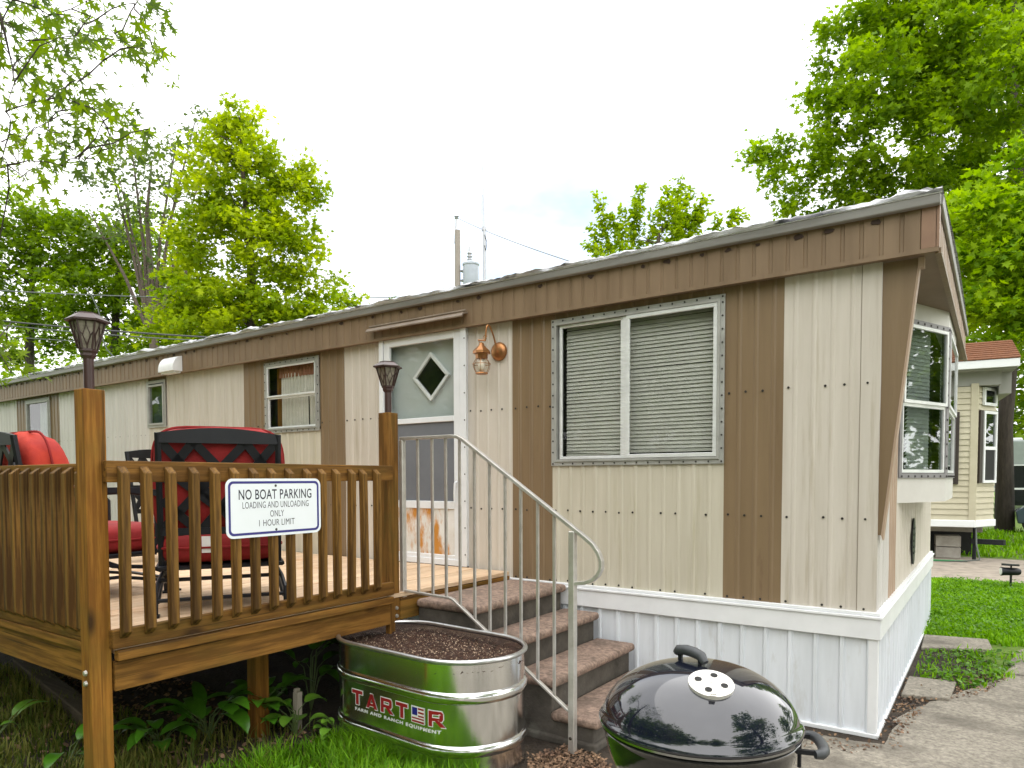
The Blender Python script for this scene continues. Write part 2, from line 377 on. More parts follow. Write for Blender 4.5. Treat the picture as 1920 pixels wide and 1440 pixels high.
# leaf outlines (x across, y along, z fold)
T_MAPLE = np.array([(0, 0, 0), (.16, .10, .02), (.50, .12, .07), (.26, .36, .03), (.46, .66, .06), (.17, .60, .02), (0, 1.05, 0),
                    (-.17, .60, .02), (-.46, .66, .06), (-.26, .36, .03), (-.50, .12, .07), (-.16, .10, .02)])
T_OVAL = np.array([(0, 0, 0), (.28, .28, .06), (.30, .62, .06), (0, 1, -.05), (-.30, .62, .06), (-.28, .28, .06)])
T_SIL = np.array([(0, 0, 0), (.07, .22, .02), (.50, .34, .12), (.13, .42, .02), (.34, .92, .09), (.08, .70, 0), (0, 1.30, -.10),
                  (-.08, .70, 0), (-.34, .92, .09), (-.13, .42, .02), (-.50, .34, .12), (-.07, .22, .02)])
def leaves(name, P, size, T, mat, parent, out=None, droop=.35, tint=None, upb=.7, seed=1, flat=None):
    g = np.random.default_rng(seed); n = len(P)
    N = g.normal(0, 1, (n, 3)); N[:, 2] += upb*2.2
    N /= np.linalg.norm(N, axis=1)[:, None]
    D = g.normal(0, 1, (n, 3))
    if out is not None: D += out*1.3
    D[:, 2] -= droop*1.5
    D -= N*np.sum(D*N, 1)[:, None]; D /= np.linalg.norm(D, axis=1)[:, None]+1e-9
    X = np.cross(D, N)
    S = size*g.uniform(.45, 1.35, n)
    V = P[:, None, :]+S[:, None, None]*(T[None, :, 0, None]*X[:, None, :]+T[None, :, 1, None]*D[:, None, :]+T[None, :, 2, None]*N[:, None, :])
    k = len(T)
    if tint is None: tint = g.uniform(0, 1, n)
    tt = np.clip(tint+g.normal(0, .13, n), 0, 1)
    return np_mesh(name, V.reshape(-1, 3), np.arange(n*k), np.arange(n)*k, np.full(n, k), mat, parent, np.repeat(tt, k))

def make_tree(name, label, cat, base, trunk, blobs, leafkw, T, size, per, mat, bark=BARK, group=None, seed=1, dens=1., crad=.42,
              spread=None, lines=None, limb_k=.6, stems=()):
    """trunk: [(point, radius)...]; blobs: [(centre, radius)]; every blob is filled with leaf clusters hung on limbs"""
    g = np.random.default_rng(seed)
    root = thing(name, label, cat, base, group)
    C = []
    for c, r in blobs:
        n = max(3, int(dens*7.5*r**2.3/crad**1.2*.35))
        d = g.normal(0, 1, (n, 3)); d /= np.linalg.norm(d, axis=1)[:, None]
        rr = r*g.uniform(.25, 1, n)**(1/2.2)
        C.append(np.array(c)[None]+d*rr[:, None]*np.array([1, 1, .85]))
    if lines:
        for a, b, n in lines:
            t = np.linspace(0, 1, n)[:, None]
            C.append(np.array(a)[None]*(1-t)+np.array(b)[None]*t+g.normal(0, .05, (n, 3)))
    C = np.concatenate(C)
    mb = MB()
    tp = [Vector(p) for p, r in trunk]
    mb.tube(tp, [r for p, r in trunk], 9)
    nodes = []; nr = []
    for (p, r), (q, s) in zip(trunk[:-1], trunk[1:]):
        for t in np.linspace(0, 1, 8):
            nodes.append(np.array(p)*(1-t)+np.array(q)*t); nr.append(r*(1-t)+s*t)
    for sp_ in stems:
        mb.tube([p for p, q in sp_], [q for p, q in sp_], 6)
        for (p, q), (p2, q2) in zip(sp_[:-1], sp_[1:]):
            for t in np.linspace(0, 1, 6): nodes.append(np.array(p)*(1-t)+np.array(p2)*t); nr.append(q*(1-t)+q2*t)
    zmin = trunk[0][0][2]+.28*(trunk[-1][0][2]-trunk[0][0][2])
    ok0 = [i for i, p in enumerate(nodes) if p[2] > zmin]
    nodes = [nodes[i] for i in ok0]; nr = [nr[i] for i in ok0]
    tr = np.array(nodes)
    dist = np.array([np.min(np.linalg.norm(tr-c, axis=1)) for c in C])
    for i in np.argsort(dist):
        c = C[i]; A = np.array(nodes); dv = c-A
        L = np.linalg.norm(dv, axis=1)
        pen = L+np.maximum(0, A[:, 2]-c[2]+.15*L)*1.1+.25*(np.array(nr) < .012)
        j = int(np.argmin(pen)); a = A[j]; ln = L[j]
        r0 = min(nr[j]*.72, .008+limb_k*.045*ln)
        r0 = max(r0, .006)
        mid = a*.5+c*.5+np.array([0, 0, .10*ln])+g.normal(0, .05*ln, 3)
        pts = [a, a*.6+mid*.4+g.normal(0, .02*ln, 3), mid, mid*.45+c*.55+np.array([0, 0, .03*ln]), c]
        rs = [r0, r0*.85, r0*.65, r0*.45, .004]
        mb.tube(pts, rs, 5, cap=False)
        for q, s in zip(pts[1:], rs[1:]): nodes.append(np.array(q)); nr.append(max(s, .005))
    mb.build('trunk', bark, root, smooth=60)
    n = len(C)
    idx = np.repeat(np.arange(n), per)
    sp = spread or (1, 1, .6)
    off = g.normal(0, 1, (len(idx), 3))*np.array(sp)*crad*.5
    P = C[idx]+off
    cen = C.mean(0)
    o_ = C[idx]-cen; o_ /= np.linalg.norm(o_, axis=1)[:, None]+1e-6
    ct = g.beta(1.6, 1.6, n)
    leaves('crown', P, size, T, mat, root, out=o_, tint=ct[idx], seed=seed+5, **(leafkw or {}))
    return root

# ------------------------------------------------------------------ ground
def sheet(name, poly, z, mat, kind='structure', jag=0, step=.12):
    """a flat ground patch with a slightly broken outline"""
    pts = []
    k = len(poly)
    for i in range(k):
        a = Vector(poly[i]); b = Vector(poly[(i+1) % k]); n = max(1, int((b-a).length/step)) if jag else 1
        n = min(n, 160)
        for t in range(n):
            p = a.lerp(b, t/n)
            if jag: p += Vector((rnd.gauss(0, jag), rnd.gauss(0, jag)))
            pts.append((p.x, p.y, z))
    mb = MB(); mb.add(pts, [tuple(range(len(pts)))])
    o = mb.build(name, mat); o['kind'] = kind
    return o
GROUND = pbr('turf_ground', (.07, .13, .010), (.11, .18, .014), scale=1.3, rough=.95, bump=.6, bscale=25, bdist=.03,
             col3=(.10, .075, .045), s3=.9, lo3=.6, hi3=.75)
g_ = MB(); g_.add([(-600, -600, 0), (600, -600, 0), (600, 900, 0), (-600, 900, 0)], [(0, 1, 2, 3)])
tag(g_.build('ground', GROUND), kind='structure')
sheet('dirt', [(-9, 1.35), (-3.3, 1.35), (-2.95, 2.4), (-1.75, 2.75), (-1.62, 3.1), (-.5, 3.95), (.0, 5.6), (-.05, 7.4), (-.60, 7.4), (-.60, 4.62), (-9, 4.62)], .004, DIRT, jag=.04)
sheet('driveway', [(-14, 12.15), (30, 12.5), (30, 16.0), (-14, 15.6)], .008, CONC2, jag=.02, step=.4)
sheet('concrete_pad', [(-1.72, -8), (6, -8), (6, 8.6), (.55, 8.0), (.22, 7.55), (.08, 6.5), (-.12, 5.9), (-.36, 5.35), (-.47, 4.9), (-.50, 4.40), (-1.0, 4.32), (-1.58, 4.22), (-1.62, 3.5), (-1.60, 2.95), (-1.70, 2.5), (-1.7, 1.2)], .010, CONC, jag=.016, step=.1)
def slab(poly, label):
    mb = MB(); mb.prism([(x, y, .004) for x, y in poly], (0, 0, .03))
    return tag(mb.build('paving_slab', CONC, bevel=.006), label, 'paving slab', 'loose paving slabs beside the skirting')
slab([(-.50, 7.02), (.02, 7.28), (-.02, 7.72), (-.52, 7.62)], 'flat grey paving slab between the weeds and the bright lawn')
slab([(-.50, 5.42), (-.22, 5.5), (-.20, 5.98), (-.50, 5.95)], 'small grey paving slab lying in dead leaves against the white skirting')
# concrete joint cracks
mb = MB()
for pts in ([(-.42, 3.75), (.4, 3.55), (1.2, 3.5)], [(.1, 6.5), (.6, 6.62), (1.4, 6.6)]):
    for (a, b), (c, d) in zip(pts[:-1], pts[1:]):
        mb.add([(a, b, .0145), (c, d, .0145), (c, d+.014, .0145), (a, b+.014, .0145)], [(0, 1, 2, 3)])
tag(mb.build('pavement_crack', DIRT), kind='structure')

ROUGH = [(-.48, 6.0), (-.15, 5.85), (.05, 6.1), (.18, 6.5), (.28, 7.5), (.0, 7.3), (-.5, 7.0)]
def in_poly(x, y, poly):
    poly = np.array(poly); ins = np.zeros(len(x), bool); j = len(poly)-1
    for i in range(len(poly)):
        xi, yi = poly[i]; xj, yj = poly[j]
        c = ((yi > y) != (yj > y)) & (x < (xj-xi)*(y-yi)/(yj-yi+1e-12)+xi); ins ^= c; j = i
    return ins
def grass(name, poly, n, h0, h1, mat, label, seed, width=.006, tintlo=0, tinthi=1, clump=.5, thin=None):
    g = np.random.default_rng(seed); p = np.array(poly)
    lo, hi = p.min(0), p.max(0)
    x = g.uniform(lo[0], hi[0], n); y = g.uniform(lo[1], hi[1], n)
    k = in_poly(x, y, poly)
    cl = np.sin(x*5.3+1.7*np.sin(y*3.1))*np.sin(y*6.1+1.3*np.sin(x*4.3))
    k &= (g.uniform(0, 1, n) < 1-clump*(.5-.5*cl))
    if thin is not None: k &= g.uniform(0, 1, n) < thin(x, y)
    x, y, cl = x[k], y[k], cl[k]; n = len(x)
    H = g.uniform(h0, h1, n)*(1+.3*cl); a = g.uniform(0, 2*np.pi, n); lean = g.uniform(.1, .9, n)*H
    d = np.stack([np.cos(a), np.sin(a), 0*a], 1); s = np.stack([-np.sin(a), np.cos(a), 0*a], 1)*width*g.uniform(.6, 1.4, n)[:, None]
    B = np.stack([x, y, np.full(n, .0)], 1); up = np.array([0, 0, 1.])
    M = B+d*lean[:, None]*.35+up*H[:, None]*.62
    Tp = B+d*lean[:, None]+up*H[:, None]*.95
    V = np.stack([B-s, B+s, M+s*.8, M-s*.8, Tp], 1).reshape(-1, 3)
    i = np.arange(n)*5
    q = np.stack([i, i+1, i+2, i+3, i+3, i+2, i+4], 1).ravel()
    st = np.stack([np.arange(n)*7, np.arange(n)*7+4], 1).ravel(); to = np.tile([4, 3], n)
    tint = np.clip(g.uniform(tintlo, tinthi, n)+.2*cl, 0, 1)
    o = np_mesh(name, V, q, st, to, mat, None, np.repeat(tint, 5))
    return tag(o, label, 'grass', kind='stuff')
grass('lawn_grass', [(-.56, 7.65), (.08, 7.6), (.30, 7.72), (.60, 8.0), (1.2, 8.15), (5, 8.4), (5, 12.3), (-.8, 12.1)], 80000, .025, .07, GRASSM, 'bright green lawn grass with clover beyond the paving slab', 3, width=.008, tintlo=.0, clump=.4)
grass('front_grass', [(-3.25, 1.9), (-2.95, 1.2), (-1.75, .9), (-1.70, 2.6), (-2.3, 2.72), (-3.1, 2.72)], 30000, .05, .15, GRASSM, 'lush green grass in front of the steel stock tank', 4, width=.004, tintlo=-.1, tinthi=.6, clump=.45)
grass('front_dry_grass', [(-3.25, 1.9), (-2.95, 1.2), (-1.75, .9), (-1.70, 2.6), (-2.3, 2.72), (-3.1, 2.72)], 7000, .03, .12, GRASSD, 'dry straw and dull blades mixed into the lush grass before the stock tank', 14, width=.004, clump=.5)
grass('camera_side_grass', [(-7, -4), (-1.75, -4), (-1.72, 1.2), (-3, 1.3), (-7, 1.3)], 26000, .05, .12, GRASSM, 'lush green lawn mirrored in the steel stock tank', 5, width=.012, tintlo=.2, clump=.3)
grass('dry_grass', [(-6.5, 1.2), (-3.0, 1.0), (-2.9, 2.7), (-3.6, 2.75), (-4.2, 2.2), (-6.5, 2.3)], 26000, .04, .13, GRASSD, 'thin yellowed grass and straw in the shade beside the deck', 6, width=.004, clump=.6, thin=lambda x, y: np.clip((2.6-y)/1.1, .15, 1))
grass('far_grass', [(-8, 15.8), (8, 16.2), (9, 24), (-8, 24)], 16000, .06, .14, GRASSM, 'mown grass beyond the concrete driveway', 8, width=.02, tintlo=.1, clump=.3)

grass('rough_grass', ROUGH, 800, .02, .07, GRASSM, 'straggling grass among the weeds between the paving slabs', 12, width=.005, clump=.7)
def ground_leaves(name, poly, n, size, T, mat, label, seed, zmax, upb=1.2, clump=0., kind='stuff', z0=.012):
    g = np.random.default_rng(seed); p = np.array(poly); lo, hi = p.min(0), p.max(0)
    x = g.uniform(lo[0], hi[0], n); y = g.uniform(lo[1], hi[1], n); k = in_poly(x, y, poly)
    cl = np.sin(x*7.3+1.7*np.sin(y*5.1))*np.sin(y*8.1+1.3*np.sin(x*6.3))
    k &= g.uniform(0, 1, n) < 1-clump*(.5-.5*cl)
    x, y = x[k], y[k]
    P = np.stack([x, y, g.uniform(z0, zmax, len(x))], 1)
    o = leaves(name, P, size, T, mat, None, droop=0, upb=upb, seed=seed)
    return tag(o, label, 'ground cover', kind=kind)
ground_leaves('weeds', [(-.42, 6.0), (-.15, 5.85), (.02, 6.1), (.14, 6.5), (.22, 7.4), (.0, 7.25), (-.45, 7.0)], 1500, .042, T_OVAL, WEEDM, 'low green weeds growing between two paving slabs', 21, .05, 1.2, .85)
ground_leaves('lawn_clover', [(-.56, 7.7), (.3, 7.9), (3, 8.2), (3, 12), (-.6, 12)], 12000, .035, T_OVAL, WEEDM, 'clover leaves among the bright lawn', 22, .10, 1.2, .3)
ground_leaves('leaf_litter', [(-2.05, 3.1), (-1.80, 2.75), (-1.62, 2.9), (-1.55, 3.15), (-1.72, 3.32), (-1.95, 3.34)], 3600, .020, T_OVAL, LITTER, 'brown dry leaf litter at the foot of the steps', 23, .03, .9)
ground_leaves('skirting_litter', [(-.52, 4.3), (-.42, 4.35), (-.33, 5.4), (-.05, 5.75), (.15, 6.5), (.02, 6.6), (-.3, 6.0), (-.52, 6.0)], 2600, .022, T_OVAL, LITTER, 'dead leaves blown along the foot of the white skirting', 24, .025, .9, .5)
ground_leaves('corner_litter', [(-1.3, 4.0), (-.6, 4.15), (-.5, 4.36), (-1.6, 4.40)], 700, .022, T_OVAL, LITTER, 'dead leaves under the front skirting behind the grill', 25, .02, .9, .5)
ground_leaves('shade_litter', [(-6.5, 1.6), (-3.2, 1.55), (-3.0, 2.7), (-6.5, 3.0)], 3000, .035, T_OVAL, LITTER, 'brown leaf litter in the dark under the deck', 26, .02, .9, .4)

# ------------------------------------------------------------------ mobile home
home = thing('mobile_home', 'long beige and brown striped metal mobile home with white skirting', 'mobile home', (-6, 6.4, 0))
XE, XW, YF, YB = -.555, -16.5, 4.5, 8.6
Z0, Z1 = .735, 2.75
def corr(mb, x0, x1, z0, z1, y, period=.105, ridge=.012, dep=.0062, phase=0, edge=.010, axis='x', face=-1):
    """ribbed metal sheet between x0 and x1 (or along y when axis='y'), ribs standing proud towards face"""
    xs = [(x0, 0)]
    k = math.floor((x0-phase)/period)
    while True:
        c = phase+k*period
        if c > x1+period: break
        for d, h in ((-ridge/2-edge, 0), (-ridge/2, 1), (ridge/2, 1), (ridge/2+edge, 0)):
            if x0 < c+d < x1: xs.append((c+d, h))
        k += 1
    xs.append((x1, 0))
    vs = []; fs = []; nz = max(2, int((z1-z0)/.22)+1)
    wob = 0; g = random.Random(int(abs(x0*131+z0*17+y*7))+3)
    ph = [g.uniform(0, 6.28) for _ in range(4)]
    for i, (x, h) in enumerate(xs):
        for k in range(nz):
            z = z0+(z1-z0)*k/(nz-1)
            d = (.0011*math.sin(x*7+z*2.3+ph[0])+.0010*math.sin(x*13-z*5.1+ph[1])+.0007*math.sin(x*23+z*9+ph[2]))*(1 if 0 < k < nz-1 else .3) if dep < .02 else 0
            yy = y+face*(h*dep+d+.0006)
            vs.append((x, yy, z) if axis == 'x' else (yy, x, z))
        if i:
            for k in range(nz-1):
                p, q = (i-1)*nz+k, i*nz+k
                fs.append((p, q, q+1, p+1) if (axis == 'x') == (face < 0) else (p, p+1, q+1, q))
    mb.add(vs, fs)
def screws(mb, pts, r=.008, ax='y', face=-1):
    for x, y, z in pts:
        n = 6
        ring = [(r*math.cos(2*math.pi*i/n), r*math.sin(2*math.pi*i/n)) for i in range(n)]
        if ax == 'y': mb.prism([(x+a, y, z+b) for a, b in ring], (0, face*.004, 0))
        else: mb.prism([(x, y+a, z+b) for a, b in ring], (face*.004, 0, 0))
def panel(x0, x1, z0, z1, mat, label=None, rows=True, phase=0.0):
    mb = MB(); corr(mb, x0, x1, z0, z1, YF, phase=phase)
    mb.cur = 1; pts = []
    x = x0+.03
    while x < x1-.02:
        for z in (2.071, 1.282, .755):
            if rows and z0 < z < z1: pts.append((x, YF-.0015, z+rnd.gauss(0, .003)))
        x += .105*(1 if rnd.random() < .8 else 2)
    screws(mb, pts)
    o = mb.build('wall_panel', [mat, SCREW], home, smooth=14)
    if label: o['label'] = label
    return o
panel(-1.083, -.655, Z0, Z1, BEIGE, phase=-.70)
panel(-1.447, -1.083, Z0, Z1, BROWN, 'brown stripe panel right of the large window', phase=-.62)
panel(-2.749, -1.447, Z0, 1.63, CREAM, phase=-.6)
panel(-3.115, -2.749, Z0, Z1, BROWN, 'brown stripe panel left of the large window')
panel(-3.56, -3.115, Z0, Z1, BEIGE)
panel(-5.03, -4.53, Z0, Z1, BEIGE)
panel(-5.38, -5.03, Z0, Z1, BROWN, 'brown stripe panel right of the curtained window')
panel(-6.225, -5.38, Z0, 2.01, CREAM)
panel(-6.6, -6.225, Z0, Z1, BROWN, 'brown stripe panel left of the curtained window')
panel(-8.13, -6.6, Z0, Z1, BEIGE)
panel(-8.54, -8.13, Z0, 2.17, BEIGE)
panel(-10.96, -8.54, Z0, Z1, WHITEP, 'weathered white panels left of the narrow window')
panel(-11.24, -10.96, Z0, Z1, BROWN)
panel(-12.04, -11.24, Z0, 2.05, BEIGE)
panel(-12.42, -12.04, Z0, Z1, BROWN)
panel(XW, -12.42, Z0, Z1, WHITEP)
for xa, xb in ((-2.749, -1.447), (-6.225, -5.38), (-8.54, -8.13), (-12.04, -11.24)): panel(xa, xb, 2.69, Z1, BROWN, rows=False)
# core, floor and back wall
mb = MB()
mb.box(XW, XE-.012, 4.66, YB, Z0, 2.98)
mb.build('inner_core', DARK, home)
mb = MB(); mb.box(XW, XE-.012, YB+.002, YB+.03, Z0, 2.98); mb.box(XW-.03, XW-.002, YF, YB, Z0, 2.98)
mb.build('rear_wall', BEIGE, home)
# end wall
mb = MB(); corr(mb, YF, 5.02, Z0, Z1, XE, axis='y', face=1, phase=4.6)
mb.build('end_wall_panel', WHITEP, home)
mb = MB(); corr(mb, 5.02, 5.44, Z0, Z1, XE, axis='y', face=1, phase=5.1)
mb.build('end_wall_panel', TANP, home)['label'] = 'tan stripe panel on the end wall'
mb = MB(); corr(mb, 5.44, YB, Z0, Z1, XE, axis='y', face=1, phase=5.1)
mb.build('end_wall_panel', BEIGE, home)
mb = MB(); mb.box(-.651, XE+.004, YF-.0075, YF+.03, Z0, Z1)
mb.cur = 1; screws(mb, [(x, YF-.0075, z) for x in (-.615,) for z in (2.071, 1.282, .755)], .007)
mb.build('corner_trim', [BEIGE, SCREW], home)
# seams
mb = MB(); mb.box(-.6545, -.6515, YF-.006, YF+.004, Z0, Z1)
mb.build('panel_seam', pbr('dark_seam_line', (.22, .18, .13), rough=.7), home)  # thin strip along the joint, darker than the panels
# fascia
mb = MB(); corr(mb, XW, -.355, 2.765, 3.0, 4.432, period=.1, ridge=.076, edge=.004, dep=.0060)
mb.cur = 1
for x in np.arange(-16, -.4, .2):
    if rnd.random() < .75:
        x_ = x+rnd.uniform(-.03, .03); w = rnd.uniform(.014, .03)
        ring = [(w*math.cos(t)*1.0, w*.55*math.sin(t)) for t in np.linspace(0, 2*math.pi, 9)[:-1]]
        mb.prism([(x_+a, 4.4235, 2.962+b-rnd.uniform(0, .012)) for a, b in ring], (0, -.003, 0))
mb.build('fascia', [FASC, pbr('rust_stain', (.035, .018, .012), rough=.8)], home)
mb = MB(); mb.box(XW, -.275, 4.42, 4.445, 2.742, 2.765); mb.build('fascia_trim', FASC, home)
mb = MB(); mb.box(-.356, -.285, 4.421, 4.436, 2.766, 3.0); mb.box(-.288, -.272, 4.421, 4.50, 2.766, 3.0)
mb.build('fascia_corner', pbr('pale_brown_corner', (.27, .16, .10), (.22, .125, .08), scale=5, rough=.5), home)
mb = MB(); mb.box(XW, -.29, 4.446, YF-.01, 2.748, 2.756); mb.box(XE+.001, -.29, YF-.01, 8.72, 2.748, 2.756)
mb.build('soffit', SOFF, home)
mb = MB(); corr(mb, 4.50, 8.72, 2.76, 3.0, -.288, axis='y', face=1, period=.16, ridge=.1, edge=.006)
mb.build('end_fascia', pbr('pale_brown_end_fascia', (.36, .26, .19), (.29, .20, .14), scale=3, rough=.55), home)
mb = MB(); mb.box(-.292, -.262, 4.446, 8.72, 2.735, 2.765); mb.build('end_fascia_trim', BROWN, home)
# drip edge, roof and its lumpy rolled coating
mb = MB(); mb.prism([(XW, 4.405, 2.978), (XW, 4.385, 2.985), (XW, 4.380, 3.035), (XW, 4.45, 3.05), (XW, 4.45, 2.99)], (abs(XW)-.268, 0, 0))
mb.prism([(-.280, 4.45, 2.995), (-.262, 4.45, 2.995), (-.256, 4.45, 3.045), (-.30, 4.45, 3.05)], (0, 4.3, 0))
mb.build('drip_edge', GUTT, home, bevel=.004)
mb = MB(); mb.tube([(XW, 4.379, 3.038), (-.262, 4.379, 3.038)], .005, 5); mb.build('drip_edge_lip', ALUB, home)
vs, fs = [], []
xs = np.arange(XW, -.255, .035); ys = [4.372, 4.372, 4.40, 4.50, 4.75, 5.6, 6.55, 7.6, 8.74]; zs = [3.038, 3.058, 3.074, 3.080, 3.09, 3.14, 3.165, 3.13, 3.04]
g = np.random.default_rng(2)
lump = np.convolve(g.normal(0, 1, len(xs)+8), np.ones(4)/4, 'valid')[:len(xs)]
lump2 = np.convolve(g.normal(0, 1, len(xs)+40), np.ones(20)/20, 'valid')[:len(xs)]
for i, x in enumerate(xs):
    for j, (y, z) in enumerate(zip(ys, zs)):
        k = (0, .5, 1, 1.1, .8, .4, .3, .3, 0)[j]
        vs.append((x, y-(.012*lump[i]+.006 if j == 1 else 0), z+k*(.008*lump[i]+.012*lump2[i]+.006*g.normal())))
    if i:
        n = len(ys); a = (i-1)*n; b = i*n
        fs += [(a+j, b+j, b+j+1, a+j+1) for j in range(n-1)]
mb = MB(); mb.add(vs, fs); mb.build('roof', ROOFC, home, smooth=50)
# flared fin at the end
mb = MB(); mb.prism([(XE+.001, 4.512, 2.745), (-.372, 4.512, 2.745), (XE+.02, 4.512, 1.19), (XE+.001, 4.512, 1.19)], (0, .004, 0))
mb.build('end_fin', BROWN, home)
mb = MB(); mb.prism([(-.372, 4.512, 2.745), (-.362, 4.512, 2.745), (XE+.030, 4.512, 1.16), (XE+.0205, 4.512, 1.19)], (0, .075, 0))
mb.build('fin_edge', TANP, home)  # the lit tone of this sunward edge is put into its tan colour
mb = MB(); mb.box(-.375, -.345, 4.505, 4.56, 2.69, 2.746); mb.build('fin_bracket', TANP, home)
# skirting
mb = MB(); corr(mb, XW, XE+.004, .02, .60, YF-.004, period=.147, ridge=.018, dep=.016, edge=.008, phase=-.727)
corr(mb, YF-.004, YB, .02, .60, XE+.004, axis='y', face=1, period=.147, ridge=.018, dep=.016, edge=.008, phase=4.6)
mb.build('skirting', SKIRT, home, smooth=14)
mb = MB(); mb.box(XW, XE+.035, YF-.035, YF-.021, .585, .705); mb.box(XW, XE+.045, YF-.045, YF-.001, .705, .722); mb.box(XW, XE+.03, YF-.03, YF-.001, .7225, .742)
mb.box(XE+.021, XE+.035, YF-.0215, YB, .585, .705); mb.box(XE+.0005, XE+.045, YF-.001, YB, .705, .722); mb.box(XE+.0005, XE+.03, YF-.001, YB, .7225, .742)
mb.build('skirting_cap', TRIMW, home, bevel=.003)
mb = MB(); mb.box(XW, XE+.03, YF-.03, YF-.0005, .004, .03); mb.box(XE+.0005, XE+.03, YF-.0005, YB, .004, .03)
mb.box(XE-.03, XE+.022, YF-.022, YF+.02, .03, .586)
mb.build('skirting_base', TRIMW, home, bevel=.003)

# windows of the front wall
def flange_screws(mb, x0, x1, z0, z1, y, w, step=.085):
    pts = []
    x = x0+w/2
    while x < x1: pts += [(x, y, z0+w/2), (x, y, z1-w/2)]; x += step
    z = z0+w/2+step
    while z < z1-w: pts += [(x0+w/2, y, z), (x1-w/2, y, z)]; z += step
    screws(mb, pts, .0065)
def frame_rect(mb, x0, x1, z0, z1, w, y0, y1):
    mb.box(x0, x1, y0, y1, z0, z0+w); mb.box(x0, x1, y0, y1, z1-w, z1)
    mb.box(x0, x0+w, y0, y1, z0+w, z1-w); mb.box(x1-w, x1, y0, y1, z0+w, z1-w)
def slats(mb, x0, x1, z0, z1, y, step=.027, wid=.0315, tilt=.62, sag=0, seed=0):
    g = random.Random(seed); z = z1
    while z > z0:
        dz = g.gauss(0, .0015); a = g.gauss(0, sag); b = g.gauss(0, sag)
        dy, h = wid/2*math.cos(tilt), wid/2*math.sin(tilt)
        mb.add([(x0, y-dy, z-h+dz+a), (x1, y-dy, z-h+dz+b), (x1, y+dy, z+h+dz+b), (x0, y+dy, z+h+dz+a)], [(0, 1, 2, 3)])
        z -= step
# large sliding window
x0, x1, z0, z1 = -2.749, -1.444, 1.618, 2.705
mb = MB(); frame_rect(mb, x0, x1, z0, z1, .042, YF-.017, YF-.009); frame_rect(mb, x0+.03, x1-.03, z0+.03, z1-.03, .016, YF-.026, YF+.03)
mb.cur = 1; flange_screws(mb, x0, x1, z0, z1, YF-.017, .03)
win = mb.build('large_window', [ALUP, SCREW], home)
mb = MB(); xm = -2.115
frame_rect(mb, xm-.022, x1-.048, z0+.048, z1-.048, .026, YF-.022, YF-.002); mb.box(xm-.05, xm-.023, YF-.012, YF+.02, z0+.048, z1-.048)
frame_rect(mb, x0+.062, xm-.051, z0+.048, z1-.048, .02, YF-.004, YF+.018)
mb.build('sash', ALUB, win, bevel=.002)
mb = MB(); mb.box(xm, x1-.07, YF-.014, YF-.010, z0+.07, z1-.07); mb.box(x0+.08, xm-.05, YF+.004, YF+.008, z0+.066, z1-.066); mb.build('pane', GLASS, win)
mb = MB(); slats(mb, x0+.09, xm-.055, z0+.095, z1-.07, YF+.06, tilt=1.2, sag=.0012, seed=1); slats(mb, xm-.03, x1-.06, z0+.095, z1-.07, YF+.06, tilt=1.2, sag=.001, seed=2)
slats(mb, x0+.09, xm-.055, z0+.062, z0+.092, YF+.06, step=.013, tilt=.3, sag=.010, seed=3)
mb.box(x0+.09, xm-.055, YF+.05, YF+.075, z0+.072, z0+.086); mb.box(xm-.03, x1-.06, YF+.05, YF+.075, z0+.086, z0+.1)
mb.build('blinds', BLIND, win)
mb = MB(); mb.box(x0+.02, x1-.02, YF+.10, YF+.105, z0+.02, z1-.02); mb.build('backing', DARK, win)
# curtained window
x0, x1, z0, z1 = -6.228, -5.378, 1.995, 2.715
mb = MB(); frame_rect(mb, x0, x1, z0, z1, .042, YF-.017, YF-.009); frame_rect(mb, x0+.03, x1-.03, z0+.03, z1-.03, .016, YF-.026, YF+.02)
mb.cur = 1; flange_screws(mb, x0, x1, z0, z1, YF-.017, .03)
win = mb.build('curtained_window', [ALUP, SCREW], home)
mb = MB(); zm = 2.37
frame_rect(mb, x0+.046, x1-.046, zm-.012, z1-.046, .016, YF-.022, YF-.006); frame_rect(mb, x0+.046, x1-.046, z0+.046, zm-.013, .016, YF-.008, YF+.012)
mb.build('sash', ALUB, win, bevel=.002)
mb = MB(); mb.box(x0+.07, x1-.07, YF-.016, YF-.012, zm+.01, z1-.07); mb.box(x0+.07, x1-.07, YF+.002, YF+.006, z0+.07, zm-.035); mb.build('pane', GLASS, win)
def curtain(mb, x0, x1, z0, z1, y, folds=16, amp=.012, seed=0):
    g = random.Random(seed); n = folds*6; vs = []
    ph = [g.uniform(0, 6.28) for _ in range(3)]
    for i in range(n+1):
        t = i/n; x = x0+(x1-x0)*t
        a = math.sin(t*folds*6.283+ph[0]+math.sin(t*9+ph[1])*1.5)
        for k in range(5):
            z = z0+(z1-z0)*k/4
            vs.append((x, y+amp*a*(.5+.5*(1-k/4)), z+(.006*a if k == 0 else 0)))
    mb.add(vs, [(i*5+k, (i+1)*5+k, (i+1)*5+k+1, i*5+k+1) for i in range(n) for k in range(4)])
mb = MB(); curtain(mb, x0+.20, x1-.05, zm+.01, z1-.12, YF+.05, 13, seed=1); curtain(mb, x0+.20, x1-.25, z0+.05, zm+.03, YF+.056, 9, seed=2); curtain(mb, x1-.235, x1-.05, z0+.05, zm+.03, YF+.056, 4, seed=3)
mb.build('curtain', CURT, win, smooth=80)
mb = MB(); curtain(mb, x0+.18, x1-.045, z1-.16, z1-.05, YF+.042, 13, seed=1); mb.build('valance', CURTR, win, smooth=80)
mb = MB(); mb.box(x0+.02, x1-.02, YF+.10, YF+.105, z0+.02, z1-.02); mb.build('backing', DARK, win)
mb = MB(); mb.box(x0+.10, x0+.17, YF+.07, YF+.08, z0+.05, z1-.05); mb.build('inner_jamb', WOOD[2], win)
